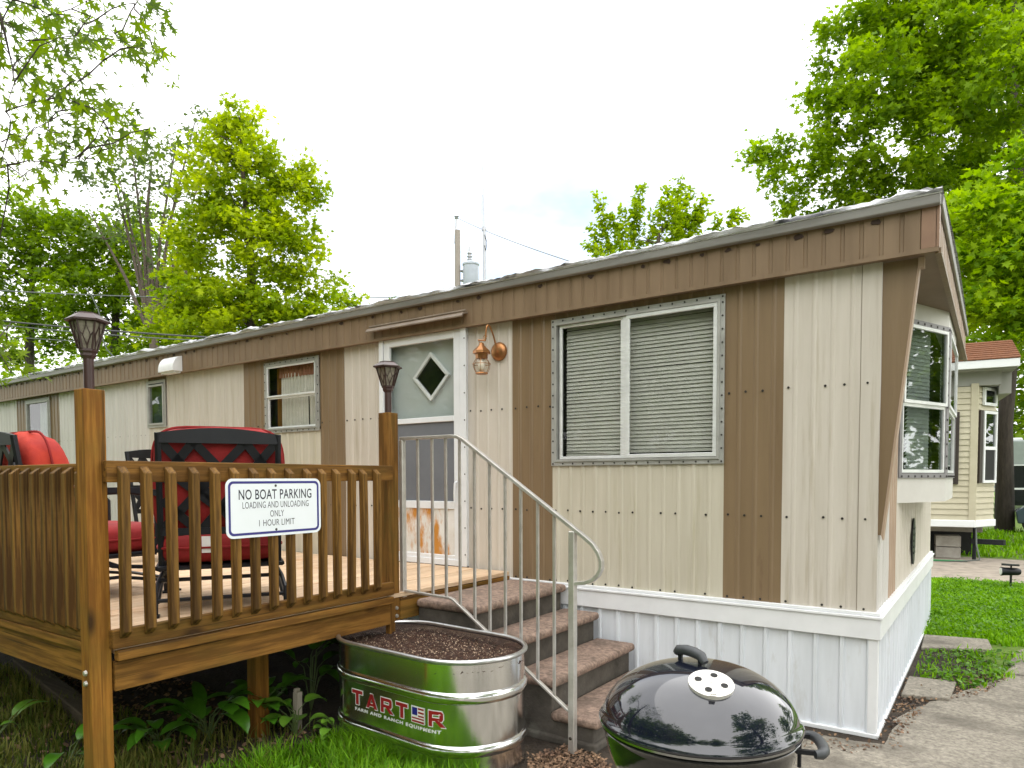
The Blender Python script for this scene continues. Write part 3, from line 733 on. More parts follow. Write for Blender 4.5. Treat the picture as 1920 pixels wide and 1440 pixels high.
# narrow window
x0, x1, z0, z1 = -8.545, -8.128, 2.15, 2.715
mb = MB(); frame_rect(mb, x0, x1, z0, z1, .035, YF-.02, YF-.009); frame_rect(mb, x0+.03, x1-.03, z0+.03, z1-.05, .022, YF-.03, YF+.02)
win = mb.build('narrow_window', ALUP, home)
mb = MB(); mb.box(x0+.05, x1-.05, YF-.008, YF-.004, z0+.05, z1-.07); mb.build('pane', GLASSM, win)
mb = MB(); mb.box(x0+.02, x1-.02, YF+.04, YF+.045, z0+.02, z1-.02); mb.build('backing', pbr('dim_shade', (.10, .12, .135), rough=.8), win)
# far window
x0, x1, z0, z1 = -12.045, -11.235, 2.035, 2.715
mb = MB(); frame_rect(mb, x0, x1, z0, z1, .045, YF-.02, YF-.009); frame_rect(mb, x0+.035, x1-.035, z0+.03, z1-.04, .02, YF-.03, YF+.02)
win = mb.build('far_window', ALUP, home)
mb = MB(); mb.box(x0+.055, x1-.055, YF-.008, YF-.004, z0+.05, z1-.06); mb.build('pane', GLASS, win)
mb = MB(); curtain(mb, x0+.32, x1-.05, z0+.03, z1-.06, YF+.05, 7, seed=5); mb.build('curtain', GREENC, win, smooth=80)
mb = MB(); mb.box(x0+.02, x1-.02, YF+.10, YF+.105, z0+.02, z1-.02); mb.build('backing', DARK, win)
# dryer vent hood under the fascia
mb = MB()
prof = [(0, .175)]+[(-.115*math.sin(t), .175-.155*(1-math.cos(t))) for t in np.linspace(.1, math.pi/2, 8)]+[(-.115, .0), (0, .0)]
mb.prism([(-7.95, 4.42+a, 2.755+b) for a, b in prof], (.31, 0, 0))
mb.box(-7.93, -7.66, 4.33, 4.41, 2.735, 2.7545)
mb.build('vent_hood', TRIMW, home, smooth=40)
# storm door
DX0, DX1, DZ0, DZ1 = -4.53, -3.558, .80, 2.80
mb = MB(); frame_rect(mb, DX0, DX1, DZ0, DZ1, .05, YF-.05, YF+.02)
mb.box(DX1-.035, DX1+.02, YF-.055, YF-.051, DZ0, DZ1)
mb.cur = 1; screws(mb, [(DX1+.006, YF-.055, z) for z in np.arange(.9, 2.75, .22)], .007)
door = mb.build('storm_door', [DOORW, SCREW], home, bevel=.003)
dx0, dx1 = DX0+.055, DX1-.055
mb = MB(); y0, y1 = YF-.042, YF-.01
mb.box(dx0, dx0+.065, y0, y1, DZ0+.03, DZ1-.055); mb.box(dx1-.065, dx1, y0, y1, DZ0+.03, DZ1-.055)
mb.box(dx0+.065, dx1-.065, y0, y1, DZ1-.12, DZ1-.055); mb.box(dx0+.065, dx1-.065, y0, y1, 2.0, 2.045); mb.box(dx0+.065, dx1-.065, y0, y1, 1.27, 1.335); mb.box(dx0+.065, dx1-.065, y0, y1, DZ0+.03, DZ0+.085)
mb.build('door_frame', DOORW, door, bevel=.003)
mb = MB(); mb.box(dx0+.065, dx1-.065, YF-.024, YF-.020, 2.045, DZ1-.12); mb.build('upper_pane', GLASS, door)
mb = MB(); mb.box(dx0+.065, dx1-.065, YF-.026, YF-.018, 1.335, 2.0); mb.build('lower_screen', SCREEN, door)
mb = MB(); mb.box(dx0+.066, dx1-.066, YF-.03, YF-.012, DZ0+.085, 1.27); mb.build('kick_plate', KICK, door)
mb = MB(); mb.box(DX0+.03, DX1-.03, YF+.055, YF+.07, DZ0, DZ1-.02); mb.build('inner_door', INNER, door)
cx, cz, yy = -3.99, 2.397, YF+.05
def diamond(hw, hh): return [(cx, cz+hh), (cx+hw, cz), (cx, cz-hh), (cx-hw, cz)]
o_, i_ = diamond(.208, .212), diamond(.168, .170)
mb = MB()
for k in range(4):
    a, b, c, d = o_[k], o_[(k+1) % 4], i_[(k+1) % 4], i_[k]
    mb.prism([(p[0], yy+.004, p[1]) for p in (a, b, c, d)], (0, -.03, 0))
mb.build('diamond_trim', TRIMW, door, bevel=.004)
mb = MB(); mb.prism([(p[0], yy+.003, p[1]) for p in i_], (0, -.008, 0)); mb.build('diamond_pane', pbr('dark_pane', (.008, .01, .008), rough=.1), door)
mb = MB(); mb.tube([(dx1-.03, YF-.045, 1.50), (dx1-.03, YF-.075, 1.485), (dx1-.03, YF-.08, 1.40), (dx1-.035, YF-.07, 1.32)], .009, 8); mb.box(dx1-.045, dx1-.015, YF-.05, YF-.042, 1.46, 1.54)
mb.build('handle', DOORW, door, smooth=40)
mb = MB()
mb.prism([(DX0-.06, YF-.07, 2.865), (DX0-.06, YF-.13, 2.845), (DX0-.06, YF-.15, 2.80+.02), (DX0-.06, YF-.145, 2.815), (DX0-.06, YF-.125, 2.835), (DX0-.06, YF-.07, 2.85)], (1.09, 0, 0))
mb.tube([(DX0-.06, YF-.142, 2.818), (DX1+.058, YF-.142, 2.818)], .008, 8); mb.tube([(DX0-.06, YF-.10, 2.868), (DX1+.058, YF-.10, 2.868)], .008, 8)
mb.build('drip_cap', pbr('tan_drip_cap', (.25, .20, .155), (.17, .13, .10), scale=6, rough=.5), door, smooth=40)
BAYF = pbr('grey_bay_frame', (.27, .26, .27), (.2, .19, .2), scale=8, rough=.5, metal=.25)
# bay window on the end wall
A, B = Vector((XE, 5.494)), Vector((-.303, 6.118)); C_, D_ = Vector((-.303, 7.25)), Vector((XE, 7.87))
def baybox(mb, z0, z1, grow=0):
    c = [A, B, C_, D_]
    mb.prism([(p.x+grow if 0 < i < 3 else p.x+.0012, p.y, z0) for i, p in enumerate(c)], (0, 0, z1-z0))
mb = MB(); baybox(mb, 1.345, 1.52); baybox(mb, 2.63, 2.747)
bay = mb.build('bay_window', pbr('pale_bay_panel', (.62, .60, .57), (.55, .53, .50), scale=3, rough=.5), home)
def bay_face(P, Q, z0, z1, wide):
    """window in a bay side from P to Q (2-D): frame, sashes, glass, blinds"""
    d = (Q-P); L = d.length; d = d/L; nrm = Vector((d.y, -d.x))
    def b3(mb, u0, u1, n0, n1, za, zb):
        q = [P+d*u0+nrm*n0, P+d*u1+nrm*n0, P+d*u1+nrm*n1, P+d*u0+nrm*n1]
        mb.prism([(p.x, p.y, za) for p in q], (0, 0, zb-za))
    mb = MB(); e = .034
    b3(mb, 0, L, -.03, .012, z0, z0+e); b3(mb, 0, L, -.03, .012, z1-e, z1); b3(mb, 0, e, -.03, .012, z0+e, z1-e); b3(mb, L-e, L, -.03, .012, z0+e, z1-e)
    mb.cur = 1
    for u in np.arange(.03, L-.01, .09):
        for zz in (z0+.012, z1-.02):
            p = P+d*u+nrm*.0125; mb.prism([(p.x+d.x*a, p.y+d.y*a, zz+b) for a, b in ((-.007, -.007), (.007, -.007), (.007, .007), (-.007, .007))], (nrm.x*.003, nrm.y*.003, 0))
    for zz in np.arange(z0+.07, z1-.04, .09):
        p = P+d*(L-.018)+nrm*.0125; mb.prism([(p.x+d.x*a, p.y+d.y*a, zz+b) for a, b in ((-.007, -.007), (.007, -.007), (.007, .007), (-.007, .007))], (nrm.x*.003, nrm.y*.003, 0))
    mb.build('bay_frame', [BAYF, SCREW], bay)
    zm = z0+(z1-z0)*.49
    mb = MB(); w = .022
    for za, zb, n in ((zm-.018, z1-e-.004, .02), (z0+e+.004, zm-.019, .006)):
        b3(mb, e, L-e, n-.02, n, za, za+w); b3(mb, e, L-e, n-.02, n, zb-w, zb); b3(mb, e, e+w, n-.02, n, za+w, zb-w); b3(mb, L-e-w, L-e, n-.02, n, za+w, zb-w)
    mb.build('sash', ALUB, bay)
    mb = MB(); b3(mb, e+w, L-e-w, .006, .009, zm, z1-e-w); b3(mb, e+w, L-e-w, -.008, -.005, z0+e+w, zm-.03); mb.build('pane', GLASSM, bay)
    mb = MB(); z = z1-.06
    while z > z0+.06:
        p0, p1 = P+d*.06-nrm*.05, P+d*(L-.06-wide)-nrm*.05
        mb.add([(p0.x+nrm.x*.003, p0.y+nrm.y*.003, z-.015), (p1.x+nrm.x*.003, p1.y+nrm.y*.003, z-.015), (p1.x-nrm.x*.003, p1.y-nrm.y*.003, z+.0135), (p0.x-nrm.x*.003, p0.y-nrm.y*.003, z+.0135)], [(0, 1, 2, 3)]); z -= .028
    mb.build('blinds', BLIND, bay)
bay_face(A, B, 1.52, 2.63, .10); bay_face(B, C_, 1.52, 2.63, 0)
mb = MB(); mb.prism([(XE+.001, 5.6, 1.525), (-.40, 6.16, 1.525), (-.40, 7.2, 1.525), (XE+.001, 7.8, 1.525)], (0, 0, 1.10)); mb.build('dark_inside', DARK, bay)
# oval vent plate low on the end wall
mb = MB(); ring = [(6.56+.12*math.cos(t)*1.0, 1.0+.19*math.sin(t)) for t in np.linspace(0, 2*math.pi, 21)[:-1]]
mb.prism([(XE+.010, a, b) for a, b in ring], (.012, 0, 0))
for k in range(5): mb.box(XE+.022, XE+.027, 6.50, 6.62, .90+.05*k, .915+.05*k)
mb.build('vent_plate', BLKM, home)

# ------------------------------------------------------------------ deck
deck = thing('wooden_deck', 'brown stained wooden deck with railings beside the mobile home door', 'deck', (-5, 3, 0))
DT = .795
mb = MB(); x = -9.0; i = 0
while x < -3.13:
    x1 = min(x+.137, -3.118); dz = rnd.gauss(0, .0012)
    mb.box(x, x1, 1.475, 4.452, DT-.03+dz, DT+dz); x += .1425
mb.build('floor_boards', DECKB, deck, bevel=.003)
def part(name, mat, *b, bevel=.004, label=None):
    mb = MB()
    for q in b: mb.box(*q)
    o = mb.build(name, mat, deck, bevel=bevel, seg=2)
    if label: o['label'] = label
    return o
part('post', WOODR, (-3.207, -3.12, 1.372, 1.459, 0, 1.905))
part('post', WOOD[2], (-3.207, -3.12, 3.141, 3.229, 0, 1.94))
part('post', WOOD[2], (-8.2, -8.113, 1.372, 1.459, 0, 1.90))
part('support_post', WOODR, (-3.60, -3.512, 2.44, 2.528, .0, .60))
part('support_post', WOOD[2], (-3.60, -3.512, 4.1, 4.188, .0, .60))
part('support_post', WOOD[2], (-6.2, -6.112, 2.44, 2.528, .0, .60))
part('rim_beam', WOOD[1], (-3.150, -3.112, 1.466, 3.139, .605, .735))
part('rim_beam', WOOD[0], (-9, -3.2075, 1.459, 1.497, .605, .752))
part('edge_board', WOOD[1], (-3.117, -3.08, 1.466, 3.139, .742, .785))
part('edge_board', WOOD[0], (-9, -3.2075, 1.437, 1.474, .757, .797))
part('rim_beam', WOOD[1], (-3.150, -3.112, 3.2305, 4.45, .62, .76))
for y in (2.0, 2.5, 3.4, 4.2): part('joist', WOOD[0], (-9, -3.152, y, y+.038, .62, .764))
part('joist', WOOD[0], (-9, -3.152, 4.412, 4.45, .62, .764))
part('top_rail', WOOD[1], (-3.118, -3.080, 1.437, 3.139, 1.512, 1.605))
part('bottom_rail', WOOD[1], (-3.118, -3.080, 1.446, 3.139, .797, .878))
part('top_rail', WOOD[0], (-8.11, -3.2085, 1.440, 1.476, 1.500, 1.596))
part('bottom_rail', WOOD[0], (-8.11, -3.2085, 1.440, 1.476, .80, .878))
# balusters: chamfered square pickets fixed to the outer face of the rails
def picket(h):
    w = .019; mb = MB()
    mb.add([(-w, -w, 0), (w, -w, .030), (w, w, .030), (-w, w, 0), (-w, -w, h), (w, -w, h-.030), (w, w, h-.030), (-w, w, h)],
           [(0, 3, 2, 1), (4, 5, 6, 7), (0, 1, 5, 4), (1, 2, 6, 5), (2, 3, 7, 6), (3, 0, 4, 7)])
    return mb
bal = picket(.745).build('baluster', WOODD, None, bevel=.0025); bal.parent = deck
dl = Vector(deck.location)
ys = [1.487, 1.594, 1.700, 1.808, 1.917, 2.022, 2.129, 2.236, 2.344, 2.452, 2.556, 2.660, 2.763, 2.871, 2.972, 3.07][:15]
first = True
for y in ys:
    b = bal if first else bal.copy()
    if not first: COL.objects.link(b)
    first = False
    b.location = Vector((-3.0605, y*1.003-.0, .838))-dl; b.rotation_euler.z = 0; b.rotation_euler.x = rnd.gauss(0, .006)
x = -3.29
while x > -8.0:
    b = bal.copy(); COL.objects.link(b); b.parent = deck
    b.location = Vector((x+rnd.gauss(0, .004), 1.4205, .838))-dl; b.rotation_euler = (0, rnd.gauss(0, .006), -math.pi/2); x -= .1135
mb = MB()
for y, z in ((1.415, .70), (1.415, .655)): mb.lathe([(.0, -.012), (.010, -.010), (.013, 0)], (-3.163, 1.372, z), 8, 'y')
for z in (.70, .65): mb.lathe([(.013, 0), (.010, .010), (0, .012)], (-3.12, 3.20, z), 8, 'x')
mb.build('carriage_bolts', STEEL, deck, smooth=40)

# solar lamps on the two posts
def solar_lamp(loc, s, label):
    t = thing('solar_lamp', label, 'solar lamp', loc, 'solar lamps on the deck posts')
    X, Y, Z = loc
    mb = MB(); mb.lathe([(.020*s, 0), (.020*s, .13)], loc, 12)
    mb.build('stem', BRONZ, t, smooth=40)
    z0 = .13
    mb = MB(); mb.lathe([(.021*s, z0-.002), (.030*s, z0+.012), (.030*s, z0+.022), (.036*s, z0+.03), (.036*s, z0+.04), (.012*s, z0+.041)], loc, 6)
    mb.build('collar', BRONZ, t)
    lo, hi = z0+.04, z0+.152
    mb = MB(); mb.lathe([(.032*s, lo), (.062*s, hi)], loc, 6); mb.build('lamp_glass', LAMPG, t)
    mb = MB(); P = []
    for k in range(6):
        a = math.pi/3*k; b_ = a+math.pi/3
        def pt(f, h, e=.004):
            r = .032*s+(.062-.032)*s*h+e; p, q = Vector((math.cos(a), math.sin(a), 0))*r, Vector((math.cos(b_), math.sin(b_), 0))*r
            v = p.lerp(q, f); return (X+v.x, Y+v.y, Z+lo+(hi-lo)*h)
        mb.tube([pt(0, 0), pt(0, 1)], .0042, 4)
        mb.tube([pt(.5, .1), pt(.78, .48), pt(.5, .86), pt(.22, .48), pt(.5, .1)], .0026, 4)
        mb.tube([pt(.5, 0), pt(.5, .1)], .0026, 4); mb.tube([pt(.5, .86), pt(.5, 1)], .0026, 4)
        mb.tube([pt(.78, .48), pt(1, .62)], .0026, 4); mb.tube([pt(.22, .48), pt(0, .62)], .0026, 4)
    mb.build('cage', BRONZ, t)
    mb = MB(); mb.lathe([(.058*s, hi-.004), (.083*s, hi), (.084*s, hi+.008), (.046*s, hi+.034), (.046*s, hi+.038), (0, hi+.04)], loc, 6)
    mb.build('lamp_cap', BRONZ, t)
    return t
solar_lamp((-3.163, 1.415, 1.905), 1.0, 'dark bronze solar lantern on the deck corner post nearest the viewer')
l2 = solar_lamp((-3.163, 3.185, 1.94), 1.12, 'dark bronze solar lantern on the post beside the handrail and door')

# parking sign on the railing
sg = thing('parking_sign', 'white metal sign reading no boat parking, screwed to the deck balusters', 'sign', (-3.032, 2.245, 1.38))
SY0, SY1, SZ0, SZ1, SX = 1.958, 2.530, 1.234, 1.527, -3.036
def rrect(y0, y1, z0, z1, r, n=6):
    pts = []
    for cy_, cz_, a0 in ((y1-r, z0+r, -90), (y1-r, z1-r, 0), (y0+r, z1-r, 90), (y0+r, z0+r, 180)):
        for k in range(n+1):
            a = R(a0+90*k/n); pts.append((cy_+r*math.cos(a), cz_+r*math.sin(a)))
    return pts
mb = MB(); mb.prism([(SX, a, b) for a, b in rrect(SY0, SY1, SZ0, SZ1, .038)], (.003, 0, 0)); mb.build('plate', SIGNW, sg)
mb = MB(); o_ = rrect(SY0+.013, SY1-.013, SZ0+.013, SZ1-.013, .027); i_ = rrect(SY0+.025, SY1-.025, SZ0+.025, SZ1-.025, .018); n = len(o_)
mb.add([(SX+.0036, a, b) for a, b in o_+i_], [(k, (k+1) % n, n+(k+1) % n, n+k) for k in range(n)]); mb.build('border', SIGNB, sg)
cyy = (SY0+SY1)/2+.004
for body, size, z, wid, off in (('NO BOAT PARKING', .070, 1.424, .440, .0006), ('LOADING AND UNLOADING', .047, 1.379, .400, -.0002), ('ONLY', .047, 1.333, .083, -.0002), ('1 HOUR LIMIT', .047, 1.287, .215, -.0002)):
    v, f = text_mesh(body, size, off, 1.06)
    a = np.array(v); w = a[:, 0].max()-a[:, 0].min(); k = wid/w; mid = (a[:, 0].max()+a[:, 0].min())/2
    mb = MB(); mb.add([(SX+.0036, cyy+(p[0]-mid)*k, z+p[1]) for p in v], f); mb.build('lettering', SIGNK, sg)
for z in (SZ1-.036, SZ0+.032):
    mb = MB(); mb.lathe([(.007, 0), (.005, .003), (0, .004)], (SX+.003, cyy-.006, z), 10, 'x'); mb.build('screw', pbr('screw_steel', (.08, .08, .075), rough=.4, metal=.6), sg)

# ------------------------------------------------------------------ steps and handrail
st = thing('concrete_steps', 'precast concrete steps with pinkish treads and dark mossy risers below the door', 'steps', (-2.4, 3.9, 0))
NX = [-2.59, -2.315, -2.037, -1.76]; TZ = [.74, .562, .375, .19]; Y0, Y1 = 3.352, 4.448
mb = MB()
poly = [(-3.10, 0)]+[(-1.80, 0), (-1.80, .133)]
for i in (3, 2, 1): poly += [(NX[i-1]-.035, TZ[i]-.0565), (NX[i-1]-.035, TZ[i-1]-.0565)]
poly += [(-3.10, .683)]
mb.prism([(a, Y0+.03, b) for a, b in poly], (0, Y1-Y0-.06, 0)); mb.build('step_body', STEPD, st, bevel=.008, seg=2)
mb = MB(); mb.box(-3.1, -1.775, Y0+.01, Y1-.005, .0, .05); mb.build('base_course', STEPD, st, bevel=.012, seg=2)
for i in range(4):
    xb = -3.10 if i == 0 else NX[i-1]-.033
    mb = MB(); mb.box(xb, NX[i], Y0, Y1, TZ[i]-.056, TZ[i]); mb.build('tread', STEPT, st, bevel=.026, seg=4)
hr = thing('handrail', 'bare aluminium handrail with thin balusters and a curled end beside the steps', 'handrail', (-1.9, 3.284, 0))
YH = 3.284
def arc(p, q, r_):
    return [p, q]
def bar(mb, pts, w, d):
    """flat bar of width w (in the rail plane) and depth d (across it) along pts (x, z)"""
    k = len(pts); vs = []
    for i, (x, z) in enumerate(pts):
        a = Vector(pts[max(i-1, 0)]); b = Vector(pts[min(i+1, k-1)]); t = (b-a).normalized(); n = Vector((-t.y, t.x))
        for s, e in ((1, -1), (1, 1), (-1, 1), (-1, -1)): vs.append((x+n.x*s*w/2, YH+e*d/2, z+n.y*s*w/2))
    fs = [(4*i+j, 4*i+(j+1) % 4, 4*i+4+(j+1) % 4, 4*i+4+j) for i in range(k-1) for j in range(4)]+[(3, 2, 1, 0), (4*k-4, 4*k-3, 4*k-2, 4*k-1)]
    mb.add(vs, fs)
top = [(-3.15, 1.782), (-2.72, 1.782), (-2.68, 1.777), (-2.64, 1.760), (-1.80, 1.205), (-1.755, 1.172), (-1.722, 1.13), (-1.703, 1.085), (-1.704, 1.045), (-1.722, 1.01), (-1.755, .980), (-1.80, .962), (-1.864, .953)]
mb = MB(); bar(mb, top, .020, .034); mb.build('top_rail', RAILM, hr, bevel=.003, seg=2)
bot = [(-3.12, .800), (-2.745, .788), (-2.72, .780), (-2.70, .768), (-1.90, .245)]
mb = MB(); bar(mb, bot, .014, .024); mb.build('bottom_rail', RAILM, hr, bevel=.002)
def zon(pts, x):
    for (a, za), (b, zb) in zip(pts[:-1], pts[1:]):
        if min(a, b) <= x <= max(a, b): return za+(zb-za)*(x-a)/(b-a+1e-9)
    return pts[0][1]
for x in (-3.005, -2.885, -2.775, -2.665, -2.553, -2.440, -2.328, -2.218, -2.104, -1.995):
    mb = MB(); mb.box(x-.007, x+.007, YH-.007, YH+.007, zon(bot, x), zon(top[:5], x)-.008); mb.build('baluster', RAILM, hr)
mb = MB(); mb.box(-1.897, -1.859, YH-.02, YH+.02, .0, 1.238); mb.build('post', RAILM, hr, bevel=.004)
mb = MB(); mb.box(-3.155, -3.122, YH-.018, YH+.018, .60, 1.774); mb.build('post', RAILM, hr, bevel=.004)
mb = MB(); mb.lathe([(0, -.006), (.009, -.004), (.010, 0)], (-1.88, YH-.0205, .10), 8, 'y'); mb.build('bolt', pbr('rusty_bolt', (.06, .05, .04), rough=.6, metal=.5), hr)

# ------------------------------------------------------------------ wall lantern
wl = thing('wall_lantern', 'copper coach lantern with a hooped arm on the wall right of the door', 'wall lamp', (-3.2, 4.5, 2.5))
mb = MB(); mb.lathe([(0, -.040), (.045, -.036), (.068, -.022), (.074, -.01), (.074, 0)], (-3.235, YF-.008, 2.525), 20, 'y'); mb.build('backplate', COPPER, wl, smooth=40)
mb = MB(); LX, LY = -3.30, YF-.155
pts = [(-3.235, YF-.045, 2.545)]+[(-3.24-.035*t, YF-.045-.11*t*0.9-.03*math.sin(math.pi*t), 2.55+.165*math.sin(math.pi*min(1, t*1.02))**.8) for t in np.linspace(.05, .92, 12)]+[(LX-.025, LY-.01, 2.60), (LX-.012, LY, 2.575), (LX, LY, 2.565)]
mb.tube(pts, .007, 8)
mb.tube([(LX+.02+.017*math.cos(t), LY+.02, 2.622+.017*math.sin(t)) for t in np.linspace(0, 2*math.pi*.9, 12)], .003, 5)
mb.build('arm', COPPER, wl, smooth=50)
mb = MB(); mb.lathe([(.0, 2.585), (.018, 2.575), (.022, 2.56), (.068, 2.515), (.070, 2.495), (.050, 2.49), (.046, 2.455), (.02, 2.45)], (LX, LY, 0), 8); mb.build('hood', COPPER, wl)
mb = MB(); mb.lathe([(.042, 2.452), (.052, 2.445), (.068, 2.415), (.066, 2.385), (.044, 2.345)], (LX, LY, 0), 12); mb.build('glass_shade', GLASSC, wl, smooth=50)
mb = MB(); mb.lathe([(0, 2.355), (.02, 2.36), (.03, 2.39), (.028, 2.42), (.016, 2.455)], (LX, LY, 0), 12); mb.build('bulb', pbr('frosted_bulb', (.75, .72, .66), rough=.3), wl, smooth=60)
mb = MB(); mb.lathe([(.046, 2.336), (.05, 2.34), (.046, 2.348), (.0, 2.349)], (LX, LY, 0), 12)
for k in range(6):
    a = k*math.pi/3; ca, sa = math.cos(a), math.sin(a)
    mb.tube([(LX+ca*r, LY+sa*r, z) for r, z in ((.048, 2.452), (.071, 2.415), (.069, 2.385), (.047, 2.342))], .0022, 4)
mb.tube([(LX+.071*math.cos(t), LY+.071*math.sin(t), 2.413) for t in np.linspace(0, 2*math.pi, 17)[:-1]], .003, 4, closed=True)
mb.build('cage', COPPER, wl, smooth=40)

# ------------------------------------------------------------------ patio chairs
def soft_box(mb, x0, x1, y0, y1, z0, z1, e1=.42, e2=.3, e3=.5):
    """cushion: a superellipsoid-like pillow"""
    cx_, cy_, cz_ = (x0+x1)/2, (y0+y1)/2, (z0+z1)/2; a, b, c = (x1-x0)/2, (y1-y0)/2, (z1-z0)/2
    NU, NV = 36, 18; vs = []
    def sp(v, e): return math.copysign(abs(v)**e, v)
    for i in range(NV+1):
        p = -math.pi/2+math.pi*i/NV
        for j in range(NU):
            t = 2*math.pi*j/NU
            vs.append((cx_+a*sp(math.cos(p), e1)*sp(math.cos(t), e2), cy_+b*sp(math.cos(p), e1)*sp(math.sin(t), e2), cz_+c*sp(math.sin(p), e3)))
    fs = [(i*NU+j, i*NU+(j+1) % NU, (i+1)*NU+(j+1) % NU, (i+1)*NU+j) for i in range(NV) for j in range(NU)]
    mb.add(vs, fs)
def piping(parent, x0, x1, y0, y1, z):
    mb = MB(); a, b = (x1-x0)/2, (y1-y0)/2
    mb.tube([((x0+x1)/2+a*1.004*math.copysign(abs(math.cos(t))**.3, math.cos(t)), (y0+y1)/2+b*1.004*math.copysign(abs(math.sin(t))**.3, math.sin(t)), z) for t in np.linspace(0, 2*math.pi, 65)[:-1]], .007, 5, closed=True)
    mb.build('piping', RED, parent, smooth=60)
def make_chair(label, back_mat, cushions=True, name='patio_chair', thick=.075, wide=.338, top=.300, front=-.36):
    """origin at floor centre; sitter faces -X, back rail at x=+.36"""
    t = thing(name, label, 'patio chair', (0, 0, 0), 'black metal patio chairs on the deck')
    HW = .318; XB = .36
    def bx(z): return XB+.085*(z-.42)/.6          # raked back
    mb = MB()
    for s in (-1, 1): mb.tube([(bx(z), s*(HW-.018), z) for z in (.25, .6, .8, .975)], .0175, 6)
    n = 12; arcp = [(-HW+.018+(2*HW-.036)*i/n, .975+.03*math.sin(math.pi*i/n)) for i in range(n+1)]
    low = [(y, .922) for y, z in arcp]
    vs = [(bx(.95)-.012, y, z) for y, z in arcp+low]+[(bx(.95)+.012, y, z) for y, z in arcp+low]
    k = n+1
    fs = []
    for i in range(n): fs += [(i, i+1, k+i+1, k+i), (2*k+i, 3*k+i, 3*k+i+1, 2*k+i+1), (i, 2*k+i, 2*k+i+1, i+1), (k+i, k+i+1, 3*k+i+1, 3*k+i)]
    mb.add(vs, fs)
    def strap(y0, z0, y1, z1, w=.046):
        d = Vector((y1-y0, z1-z0)).normalized(); nn = Vector((-d.y, d.x))*w/2
        q = [(y0+nn.x, z0+nn.y), (y1+nn.x, z1+nn.y), (y1-nn.x, z1-nn.y), (y0-nn.x, z0-nn.y)]
        mb.prism([(bx(z)-.005, y, z) for y, z in q], (.010, 0, 0))
    HWi = HW-.03
    strap(-HWi, .93, .10, .45); strap(HWi, .93, -.10, .45); strap(-.13, .93, .30, .45); strap(.13, .93, -.30, .45)
    strap(-.13, .93, -HWi, .72); strap(.13, .93, HWi, .72); strap(-HWi, .62, -.12, .45); strap(HWi, .62, .12, .45)
    mb.box(bx(.45)-.012, bx(.45)+.012, -HW+.02, HW-.02, .425, .465)
    strap(-HWi, .80, 0, .56); strap(HWi, .80, 0, .56)
    mb.build('back_frame', BLKM, t, smooth=40)
    mb = MB()
    for s in (-1, 1):
        mb.tube([(.36, s*HW, .25), (-.33, s*HW, .27)], .014, 6)
        mb.tube([(bx(.66), s*HW, .66), (.2, s*HW, .645), (-.15, s*HW, .655), (-.28, s*HW, .64), (-.335, s*HW, .58), (-.335, s*HW, .40), (-.31, s*HW, .25)], .017, 8)
        mb.tube([(bx(.66), s*HW, .66), (.05, s*HW, .665), (-.25, s*HW, .665)], .023, 4)
    mb.tube([(.36, -HW, .25), (.36, HW, .25)], .014, 6); mb.tube([(-.33, -HW, .27), (-.33, HW, .27)], .014, 6)
    mb.box(-.32, .35, -HW+.02, HW-.02, .245, .262)
    mb.build('seat_frame', BLKM, t, smooth=40)
    for s in (-1, 1):
        mb = MB()
        mb.tube([(.02, s*(HW-.01), .24), (.10, s*(HW-.01), .20), (.30, s*(HW+.0), .175), (.41, s*(HW+.01), .12), (.44, s*(HW+.01), .02), (.44, s*(HW+.01), 0)], .013, 7)
        mb.tube([(.02, s*(HW-.01), .24), (-.06, s*(HW-.01), .20), (-.28, s*HW, .175), (-.40, s*(HW+.01), .12), (-.44, s*(HW+.01), .02), (-.44, s*(HW+.01), 0)], .013, 7)
        mb.tube([(.40, s*HW, .075), (.1, s*HW, .13), (-.1, s*HW, .13), (-.40, s*HW, .075)], .011, 6)
        mb.box(.41, .47, s*(HW+.01)-.02, s*(HW+.01)+.02, 0, .014); mb.box(-.47, -.41, s*(HW+.01)-.02, s*(HW+.01)+.02, 0, .014)
        mb.build('leg', BLKM, t, smooth=40)
    for a, b in ((.42, .085), (.30, .178), (-.42, .085)):
        mb = MB(); mb.tube([(a, -HW, b), (a, HW, b)], .011, 6); mb.build('stretcher', BLKM, t, smooth=40)
    if cushions:
        mb = MB(); soft_box(mb, front, .40, -.325, .325, .262, .455); cu = mb.build('seat_cushion', RED, t, smooth=70); piping(cu, front, .40, -.325, .325, .358)
        mb = MB(); soft_box(mb, -thick, thick, -wide, wide, -.30, top, *((.42, .3, .5) if thick < .1 else (.75, .5, .8)))
        rot = Matrix.Rotation(.14, 4, 'Y')
        mb.v = [tuple(rot @ Vector(v)+Vector((.385-thick*1.05, 0, .715))) for v in mb.v]
        bc = mb.build('back_cushion', back_mat, t, smooth=70)
        pb_ = MB(); pb_.tube([rot @ Vector((0, wide*1.005*math.copysign(abs(math.cos(a))**.36, math.cos(a)), (top-.30)/2+(top+.30)/2*1.01*math.copysign(abs(math.sin(a))**.5, math.sin(a))))+Vector((.385-thick*1.05, 0, .715)) for a in np.linspace(0, 2*math.pi, 49)[:-1]], .007, 5, closed=True)
        pb_.build('piping', RED, bc, smooth=60)
        mod = bc.modifiers.new('creases', 'DISPLACE'); tx_ = bpy.data.textures.new('creases', 'CLOUDS'); tx_.noise_scale = .11; mod.texture = tx_; mod.strength = .045; mod.mid_level = .5
    return t
ch = make_chair('black chair with red cushions and lattice back turned to the sign', RED)
ch.location = (-3.816, 2.427, DT); ch.rotation_euler.z = R(-32)
mb = MB(); mb.box(.400, .402, -.10, -.02, .33, .42); tg = mb.build('care_tag', TAGW, None); tg.parent = ch
